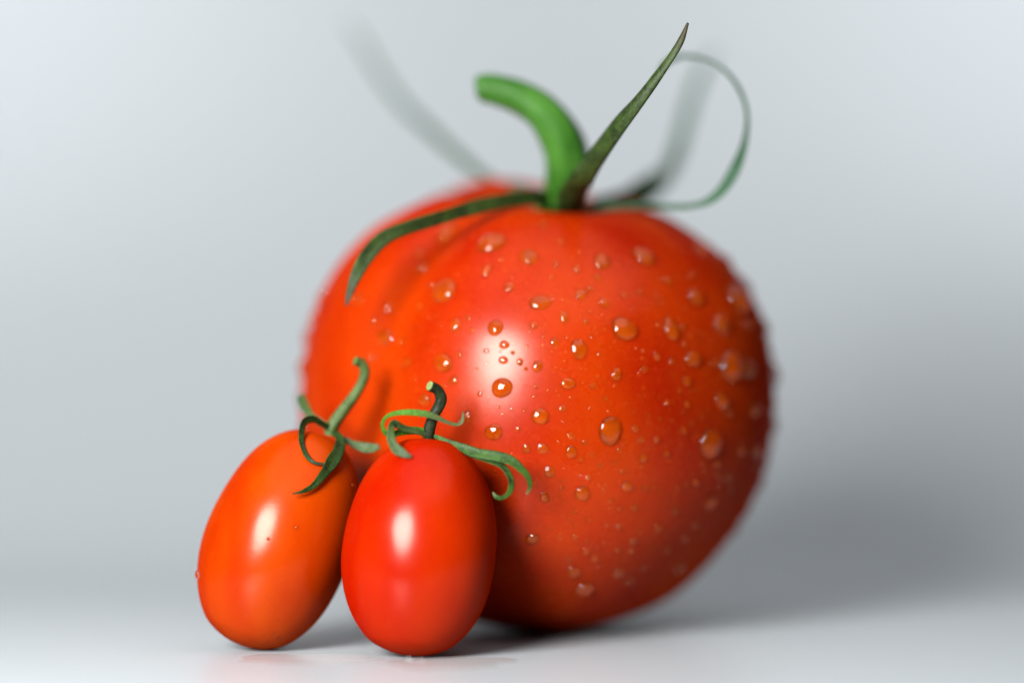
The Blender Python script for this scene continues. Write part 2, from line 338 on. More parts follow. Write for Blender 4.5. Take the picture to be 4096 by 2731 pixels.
    (7.52, -29.62, 19.16, 0.342, 0.29, 0, 4, 'tiny droplet, second nearest below the large slanted drop on the lower front'),
    (5.55, -29.72, 18.36, 0.25, 0.198, 0, 4, 'tiny droplet, third nearest below the large slanted drop on the lower front'),
    (10.36, -28.37, 18.27, 0.288, 0.199, 0, 4, 'tiny droplet, third nearest lower right of the large slanted drop on the lower front'),
    (12.07, -27.53, 18.0, 0.538, 0.442, 0, 4, 'small droplet, third nearest below the plump drop heading a row, lower right'),
    (1.73, -29.92, 17.94, 0.271, 0.226, 0, 4, 'tiny droplet, third nearest lower left of the large slanted drop on the lower front'),
    (5.5, -28.99, 16.68, 0.475, 0.453, 0, 4, 'small droplet, fourth nearest below the large slanted drop on the lower front'),
    (3.34, -29.12, 16.35, 0.309, 0.233, 0, 4, 'tiny droplet, fourth nearest lower left of the large slanted drop on the lower front'),
    (7.37, -28.18, 15.92, 0.279, 0.252, 0, 4, 'tiny droplet, fourth nearest upper left of the flat drop low on the front'),
    (14.32, -25.08, 15.72, 0.629, 0.574, 0, 4, 'small droplet, second nearest upper right of the flat drop low on the front'),
    (9.86, -27.22, 15.62, 0.287, 0.229, 0, 4, 'tiny droplet, third nearest upper left of the flat drop low on the front'),
    (7.26, -27.22, 14.33, 0.569, 0.602, 0, 4, 'small droplet, above the lowest large drop near the underside'),
    (11.95, -25.47, 14.41, 0.466, 0.452, 0, 4, 'small droplet, second nearest above the flat drop low on the front'),
    (13.92, -24.19, 14.19, 0.486, 0.452, 0, 4, 'small droplet, nearest upper right of the flat drop low on the front'),
    (8.93, -27.14, 14.96, 0.284, 0.205, 0, 4, 'tiny droplet, second nearest upper left of the flat drop low on the front'),
    (18.17, -23.52, 17.54, 0.755, 0.546, 0, 4, 'small droplet, lower right of the plump drop heading a row, lower right'),
    (18.51, -25.72, 22.96, 0.299, 0.193, 0, 4, 'tiny droplet, fifth nearest right of the plump drop heading a row, lower right'),
    (19.04, -24.87, 21.73, 0.304, 0.222, 0, 4, 'tiny droplet, sixth nearest right of the plump drop heading a row, lower right'),
    (20.69, -22.77, 20.11, 0.561, 0.6, 0, 4, 'small droplet, left of the yellowish drop with pale glint, lower right'),
    (20.94, -24.06, 23.67, 0.475, 0.361, 0, 4, 'small droplet, third nearest upper left of the yellowish drop with pale glint, lower right'),
    (15.36, -28.67, 26.95, 0.417, 0.25, 0, 4, 'tiny droplet, upper right of the plump drop heading a row, lower right'),
    (-0.84, -29.11, 16.32, 1.112, 0.836, -25, 4, 'dim drop in the shadow of the red cherry tomato'),
    (17.33, -27.11, 25.02, 0.367, 0.19, 0, 4, 'tiny droplet, third nearest right of the plump drop heading a row, lower right'),
    (19.6, -19.37, 13.99, 0.622, 0.54, 0, 4, 'small droplet, fourth nearest upper right of the flat drop low on the front'),
    (15.31, -25.24, 16.97, 0.286, 0.276, 0, 4, 'tiny droplet, third nearest upper right of the flat drop low on the front'),
    (8.56, -25.99, 13.21, 0.594, 0.623, 0, 4, 'small droplet, nearest upper left of the flat drop low on the front'),
    (5.43, -25.04, 11.06, 0.988, 1.04, 0, 4, 'upper one of two drops at the lower edge of the lit front'),
    (7.07, -21.87, 8.28, 1.336, 1.354, 0, 4, 'lowest large drop, near the dark underside of the big tomato'),
    (12.18, -22.07, 10.75, 0.97, 0.866, 0, 4, 'flat drop low on the front, right of the two lowest'),
    (4.69, -26.78, 12.98, 0.404, 0.363, 0, 4, 'tiny droplet, upper left of the lowest large drop near the underside'),
    (14.0, -19.27, 9.36, 0.728, 0.602, 0, 4, 'small droplet, lower right of the flat drop low on the front'),
    (16.01, -19.76, 11.21, 0.584, 0.479, 0, 4, 'small droplet, right of the flat drop low on the front'),
    (21.79, -12.41, 10.7, 1.313, 0.893, 0, 4, "yellowish drop low on the right, near the tomato's outline"),
    (22.39, -17.97, 15.65, 0.755, 0.523, 0, 4, 'small droplet, second nearest lower left of the yellowish drop with pale glint, lower right'),
    (23.91, -17.93, 17.63, 0.792, 0.459, 0, 4, 'small droplet, nearest lower left of the yellowish drop with pale glint, lower right'),
    (12.91, -23.86, 13.09, 0.283, 0.218, 0, 4, 'tiny droplet, nearest above the flat drop low on the front'),
    (22.29, -24.61, 39.64, 0.829, 0.748, -15, 3, 'oval drop on the dark edge zone, level with the biggest drop'),
    (21.19, -25.6, 38.24, 0.439, 0.373, 0, 3, 'small droplet, nearest lower left of the drop with a pointed glint, right side'),
    (23.26, -23.9, 38.28, 0.364, 0.312, 0, 3, 'tiny droplet, nearest left of the glinting drop half way down the dark side'),
    (19.26, -27.09, 36.49, 0.476, 0.47, 0, 3, 'small droplet, second nearest lower left of the drop with a pointed glint, right side'),
    (22.35, -24.78, 36.19, 0.672, 0.497, 0, 3, 'small droplet, second nearest left of the glinting drop half way down the dark side'),
    (27.88, -19.43, 36.62, 1.501, 1.194, 15, 5, 'drop with a glint in the dark right side, half way down'),
    (29.03, -18.04, 34.69, 0.895, 0.693, 0, 5, 'medium droplet, nearest lower right of the glinting drop half way down the dark side'),
    (24.7, -22.68, 34.35, 0.511, 0.337, 0, 5, 'small droplet, lower left of the glinting drop half way down the dark side'),
    (33.38, -11.63, 34.85, 1.74, 0.958, 0, 5, 'faint drop close to the dark right outline'),
    (21.64, -25.36, 34.97, 0.378, 0.273, 0, 3, 'tiny droplet, third nearest left of the glinting drop half way down the dark side'),
    (18.18, -27.81, 34.14, 0.263, 0.272, 0, 3, 'tiny droplet, fifth nearest right of the largest tall drop on the right face'),
    (20.03, -26.54, 33.87, 0.334, 0.248, 0, 3, 'tiny droplet, third nearest upper left of the large pale blurred drop on the dark side'),
    (16.35, -28.89, 33.53, 0.254, 0.308, 0, 3, 'tiny droplet, third nearest right of the largest tall drop on the right face'),
    (21.84, -25.04, 32.27, 0.612, 0.524, 0, 3, 'small droplet, second nearest upper left of the large pale blurred drop on the dark side'),
    (23.07, -24.1, 33.35, 0.459, 0.349, 0, 3, 'small droplet, nearest upper left of the large pale blurred drop on the dark side'),
    (26.12, -20.77, 30.16, 2.367, 2.146, -5, 5, 'large pale blurred drop in the dark right side, lowest of the big ones there'),
    (27.17, -18.86, 26.94, 0.955, 0.576, 0, 5, 'medium droplet, nearest below the large pale blurred drop on the dark side'),
    (24.83, -21.49, 27.25, 0.438, 0.254, 0, 5, 'small droplet, lower left of the large pale blurred drop on the dark side'),
    (25.31, -20.68, 26.09, 0.5, 0.32, 0, 5, 'small droplet, second nearest below the large pale blurred drop on the dark side'),
    (27.06, -18.54, 25.54, 0.666, 0.388, 0, 5, 'small droplet, above the yellowish drop with pale glint, lower right'),
    (29.07, -15.55, 24.62, 0.916, 0.725, 30, 5, 'medium droplet, third nearest upper right of the yellowish drop with pale glint, lower right'),
    (27.77, -17.23, 24.46, 0.584, 0.392, 0, 5, 'small droplet, second nearest upper right of the yellowish drop with pale glint, lower right'),
    (23.82, -21.64, 24.32, 0.719, 0.492, 0, 4, 'small droplet, nearest upper left of the yellowish drop with pale glint, lower right'),
    (22.32, -22.97, 24.02, 0.526, 0.258, 0, 4, 'small droplet, second nearest upper left of the yellowish drop with pale glint, lower right'),
    (26.25, -17.37, 21.07, 1.307, 1.012, 0, 5, 'yellowish drop with a pale glint, lower right'),
    (33.82, -9.07, 28.37, 1.632, 1.106, 20, 5, 'medium droplet, second nearest right of the large pale blurred drop on the dark side'),
    (31.19, -14.03, 28.85, 0.908, 0.9, 0, 5, 'medium droplet, nearest right of the large pale blurred drop on the dark side'),
    (35.48, -0.32, 24.46, 0.83, 0.409, 0, 5, 'medium droplet, fourth nearest upper right of the yellowish drop with pale glint, lower right'),
    (33.95, -7.3, 25.85, 0.936, 0.4, 0, 5, 'medium droplet, lower right of the large pale blurred drop on the dark side'),
    (37.21, 1.19, 31.82, 1.307, 0.986, 0, 5, 'drop bulging from the right outline with a pale glint'),
    (29.64, -13.64, 22.75, 0.636, 0.469, 0, 5, 'small droplet, nearest upper right of the yellowish drop with pale glint, lower right'),
    (15.79, -29.15, 37.6, 0.249, 0.222, 0, 3, 'tiny droplet, upper right of the largest tall drop on the right face'),
    (23.96, -18.62, 52.14, 1.449, 1.427, -35, 1, 'slanted blurred drop high on the dark right side'),
    (23.53, -16.09, 55.54, 0.626, 0.704, 0, 1, 'small droplet, above the slanted blurred drop high on the right'),
    (27.96, -16.82, 48.17, 1.946, 1.454, -40, 5, 'slanted blurred drop in the middle of the dark right side'),
    (30.95, -9.63, 51.87, 2.601, 2.502, -35, 5, 'large brownish drop at the upper right outline'),
    (23.35, -23.24, 42.93, 1.56, 1.194, 0, 3, 'drop with a sharp pointed glint on the right side'),
    (29.33, -17.2, 41.81, 2.479, 2.349, -20, 5, 'largest blurred drop, tall oval in the dark right side'),
    (26.71, -20.14, 42.19, 0.687, 0.694, 0, 5, 'small droplet, left of the largest blurred drop on the dark side'),
    (21.73, -23.26, 47.6, 0.593, 0.5, 0, 3, 'small droplet, fourth nearest above the drop with a pointed glint, right side'),
    (22.26, -21.4, 50.37, 0.44, 0.383, 0, 1, 'small droplet, lower left of the slanted blurred drop high on the right'),
    (17.77, -27.37, 43.26, 0.61, 0.5, 0, 3, 'small droplet, second nearest left of the drop with a pointed glint, right side'),
    (19.93, -26.03, 42.68, 0.49, 0.5, 0, 3, 'small droplet, nearest left of the drop with a pointed glint, right side'),
    (15.8, -28.8, 41.5, 0.59, 0.521, 0, 3, 'small droplet, third nearest lower right of the large glinting drop, upper right face'),
    (22.94, -22.75, 46.23, 0.517, 0.321, 0, 3, 'small droplet, second nearest above the drop with a pointed glint, right side'),
    (23.97, -22.08, 45.43, 0.369, 0.28, 0, 5, 'tiny droplet, nearest above the drop with a pointed glint, right side'),
    (21.95, -23.93, 45.12, 0.48, 0.444, 0, 3, 'small droplet, nearest upper left of the drop with a pointed glint, right side'),
    (15.63, -28.43, 44.2, 0.304, 0.314, 0, 3, 'tiny droplet, nearest lower right of the large glinting drop, upper right face'),
    (15.56, -28.68, 43.1, 0.277, 0.187, 0, 3, 'tiny droplet, second nearest lower right of the large glinting drop, upper right face'),
    (18.01, -25.85, 48.0, 0.407, 0.418, 0, 3, 'tiny droplet, right of the large glinting drop, upper right face'),
    (19.73, -20.49, 54.64, 0.814, 0.671, 0, 1, 'medium droplet, nearest upper left of the slanted blurred drop high on the right'),
    (17.73, -23.7, 52.39, 0.402, 0.313, 0, 1, 'tiny droplet, second nearest left of the slanted blurred drop high on the right'),
    (15.32, -24.92, 52.89, 0.527, 0.426, 0, 1, 'small droplet, upper right of the large glinting drop, upper right face'),
    (12.98, -26.39, 52.52, 0.402, 0.495, 0, 1, 'small droplet, above the large glinting drop, upper right face'),
    (18.59, -23.79, 51.27, 0.323, 0.275, 0, 1, 'tiny droplet, nearest left of the slanted blurred drop high on the right'),
    (32.29, -10.62, 47.92, 1.161, 0.797, 0, 5, 'medium droplet, above the largest blurred drop on the dark side'),
    (32.11, -13.41, 41.23, 2.311, 1.405, 0, 5, 'dim drop beside the largest blurred drop'),
    (25.18, -7.64, 59.55, 1.306, 1.205, -25, 5, 'brownish drop on the top right shoulder'),
    (35.75, -3.46, 45.4, 1.413, 0.793, 0, 5, 'dark drop sticking out from the right outline'),
    (19.92, -24.75, 47.43, 1.271, 1.835, -10, 3, 'medium droplet, second nearest upper left of the drop with a pointed glint, right side'),
    (24.19, -21.42, 46.77, 0.412, 0.261, 0, 5, 'tiny droplet, third nearest above the drop with a pointed glint, right side'),
    (16.02, -19.54, 58.28, 1.788, 1.801, -20, 1, 'medium droplet, second nearest upper left of the slanted blurred drop high on the right'),
    (-13.81, -11.97, 61.85, 1.241, 2.327, 0, 1, 'drop with a big round pink glint under the draped sepal'),
    (-6.9, -20.93, 60.32, 2.31, 2.115, -15, 1, 'wide blurred drop near the top, right of the pink glint'),
    (-1.3, -24.75, 58.16, 1.369, 1.58, -20, 1, 'blurred drop high on the front with a pink glint at its lower left'),
    (-7.62, -25.06, 56.17, 0.772, 1.087, 0, 1, 'medium droplet, below the wide blurred drop near the top'),
    (-4.27, -27.72, 53.69, 0.751, 0.857, 0, 1, 'medium droplet, upper left of the wide flat drop above the highlight'),
    (5.62, 9.86, 65.79, 1.08, 1.297, 0, 1, "drop right under the upright sepal at the tomato's top"),
    (0.87, -18.28, 63.25, 0.503, 0.838, 0, 1, 'medium droplet, lower left of the drop right under the upright sepal'),
    (3.58, -22.03, 60.43, 0.438, 0.699, 0, 1, 'small droplet, below the drop right under the upright sepal'),
    (5.87, -26.03, 56.41, 0.501, 0.791, 0, 1, 'small droplet, second nearest upper right of the wide flat drop above the highlight'),
    (9.64, -23.9, 57.55, 1.282, 1.55, 0, 1, 'blurred drop with a pink glint on the upper right face'),
    (2.78, -25.77, 57.16, 0.434, 0.665, 0, 1, 'small droplet, above the wide flat drop above the highlight'),
    (8.96, -26.31, 55.05, 0.447, 0.68, 0, 1, 'small droplet, second nearest upper left of the large glinting drop, upper right face'),
    (6.44, -28.49, 52.58, 0.935, 0.847, -10, 1, 'oval drop on the upper front right of the wide flat drop'),
    (2.09, -27.34, 55.23, 0.309, 0.38, 0, 1, 'tiny droplet, nearest upper right of the wide flat drop above the highlight'),
    (-5.39, -24.43, 57.73, 0.379, 0.509, 0, 1, 'small droplet, lower right of the wide blurred drop near the top'),
    (7.82, -27.68, 53.44, 0.504, 0.431, 0, 1, 'small droplet, right of the wide flat drop above the highlight'),
    (-13.97, -23.47, 53.14, 2.17, 1.995, 0, 1, 'large blurred drop with a bright round glint, upper left face'),
    (-14.01, -27.97, 42.41, 1.55, 1.398, 0, 0, 'large drop touching the left rim of the highlight'),
    (-23.14, -17.54, 46.1, 1.523, 1.165, 0, 2, 'blurred drop above the pale green cherry stem'),
    (-17.53, -15.63, 56.55, 0.882, 1.008, 0, 2, 'medium droplet, upper left of the large glinting drop, upper left face'),
    (-17.96, -13.6, 58.72, 0.668, 0.797, 0, 2, 'small droplet, lower left of the drop with the big pink glint'),
    (-19.72, -22.59, 42.3, 1.195, 0.51, -20, 2, 'flat blurred drop between stem tip and highlight'),
    (-22.68, -16.22, 50.62, 0.787, 0.675, 0, 2, 'small droplet, above the blurred drop above the pale stem'),
    (-24.85, -15.73, 48.47, 0.729, 0.655, 0, 2, 'small droplet, nearest upper left of the blurred drop above the pale stem'),
    (-17.77, -20.85, 50.64, 0.652, 0.552, 0, 2, 'small droplet, lower left of the large glinting drop, upper left face'),
    (-25.31, -16.79, 43.06, 0.607, 0.575, 0, 2, 'small droplet, lower left of the blurred drop above the pale stem'),
    (-27.39, -12.49, 51.87, 0.817, 0.821, 0, 2, 'medium droplet, second nearest upper left of the blurred drop above the pale stem'),
    (-20.54, -20.18, 45.63, 0.771, 0.519, 0, 2, 'small droplet, right of the blurred drop above the pale stem'),
    (-15.9, -20.47, 53.89, 0.706, 0.581, 0, 2, 'small droplet, left of the large glinting drop, upper left face'),
    (-14.54, -25.94, 48.19, 0.278, 0.237, 0, 3, 'tiny droplet, second nearest below the large glinting drop, upper left face'),
    (-15.06, -24.84, 49.54, 0.287, 0.242, 0, 2, 'tiny droplet, nearest below the large glinting drop, upper left face'),
    (-34.94, 1.88, 49.11, 1.425, 1.094, 0, 2, "blurred drop on the left outline below the draped sepal's tip"),
    (-36.79, 3.13, 41.18, 1.905, 1.581, 0, 2, 'blurred drop low on the left outline, above the orange cherry tomato'),
    (-16.85, -26.74, 36.87, 1.053, 0.86, 0, 2, "drop left of the dark stem's pale cut end"),
    (-13.98, -28.47, 39.19, 0.39, 0.337, 0, 0, 'tiny droplet, fourth nearest left of the biggest drop in the white highlight'),
    (29.84, 0.29, 58.0, 1.1, 1.22, 20, 5, 'medium droplet, upper right of the slanted blurred drop high on the right'),
    (33.03, 4.32, 54.0, 1.5, 1.87, 0, 5, 'medium droplet, right of the slanted blurred drop high on the right'),
    (34.83, 7.27, 50.0, 1.0, 1.11, 20, 5, 'medium droplet, second nearest upper right of the largest blurred drop on the dark side'),
    (36.04, 1.65, 47.5, 1.2, 1.22, 20, 5, 'medium droplet, nearest upper right of the largest blurred drop on the dark side'),
    (36.98, 5.41, 43.0, 0.9, 1.0, 20, 5, 'medium droplet, nearest right of the largest blurred drop on the dark side'),
    (37.45, 2.79, 40.0, 1.6, 1.96, -25, 5, 'medium droplet, second nearest right of the largest blurred drop on the dark side'),
    (37.22, 8.66, 37.0, 1.0, 1.11, -25, 5, 'medium droplet, lower right of the largest blurred drop on the dark side'),
    (37.34, 0.18, 35.5, 0.7, 0.69, 20, 5, 'small droplet, right of the glinting drop half way down the dark side'),
    (37.4, 4.1, 32.0, 1.3, 1.52, 20, 5, 'medium droplet, second nearest lower right of the glinting drop half way down the dark side'),
    (36.9, 6.05, 28.5, 1.0, 1.29, 0, 5, 'medium droplet, third nearest right of the large pale blurred drop on the dark side'),
    (36.2, 1.63, 26.0, 0.8, 0.94, 20, 5, 'medium droplet, fourth nearest right of the large pale blurred drop on the dark side'),
    (35.47, 4.81, 23.0, 1.3, 1.53, 20, 5, 'medium droplet, third nearest right of the yellowish drop with pale glint, lower right'),
    (34.37, 7.25, 20.5, 1.0, 0.96, 20, 5, 'medium droplet, second nearest right of the yellowish drop with pale glint, lower right'),
    (32.93, -0.3, 18.5, 0.8, 0.78, -25, 5, 'medium droplet, nearest right of the yellowish drop with pale glint, lower right'),
    (31.46, 3.3, 15.5, 0.9, 0.91, -25, 5, 'medium droplet, lower right of the yellowish drop with pale glint, lower right'),
    (-33.92, 1.91, 52.0, 1.2, 1.39, 0, 2, 'medium droplet, second nearest above the blurred drop low on the left outline'),
    (-36.07, 6.05, 46.0, 1.5, 1.6, 20, 2, 'medium droplet, nearest above the blurred drop low on the left outline'),
    (-37.21, 7.36, 36.0, 1.3, 1.34, 0, 2, 'medium droplet, nearest below the blurred drop low on the left outline'),
    (-36.93, 4.12, 31.0, 1.0, 1.12, 20, 2, 'medium droplet, second nearest below the blurred drop low on the left outline'),
    (-9.0, 23.59, 69.28, 2.2, 2.16, 20, 2, 'medium droplet, above the wide blurred drop near the top'),
    (-3.13, 25.73, 68.86, 1.8, 1.89, 20, 2, 'medium droplet, upper right of the wide blurred drop near the top'),
    (-12.5, 20.95, 69.01, 2.0, 2.6, -25, 2, 'medium droplet, second nearest above the drop with the big pink glint'),
    (-15.89, 16.45, 67.7, 1.5, 1.8, 0, 2, 'medium droplet, nearest above the drop with the big pink glint'),
    (9.0, 23.59, 66.18, 1.3, 1.58, 20, 1, 'medium droplet, nearest right of the drop right under the upright sepal'),
    (14.18, 19.08, 66.72, 1.2, 1.26, -25, 1, 'medium droplet, second nearest right of the drop right under the upright sepal'),
    (16.91, 14.16, 66.74, 1.1, 1.26, -25, 1, 'medium droplet, third nearest right of the drop right under the upright sepal'),
]
ZONES = [('highlight', 'small round water droplet inside the white highlight of the big tomato'), ('upper front', 'small water droplet on the upper front of the big tomato, below its calyx'), ('left lobe', 'small blurred droplet on the left part or top outline of the big tomato'), ('middle right', 'small water droplet on the middle right front of the big tomato'), ('lower front', 'small water droplet on the lower right front of the big tomato'), ('dark right side', 'small blurred droplet on the dark right side or outline of the big tomato')]
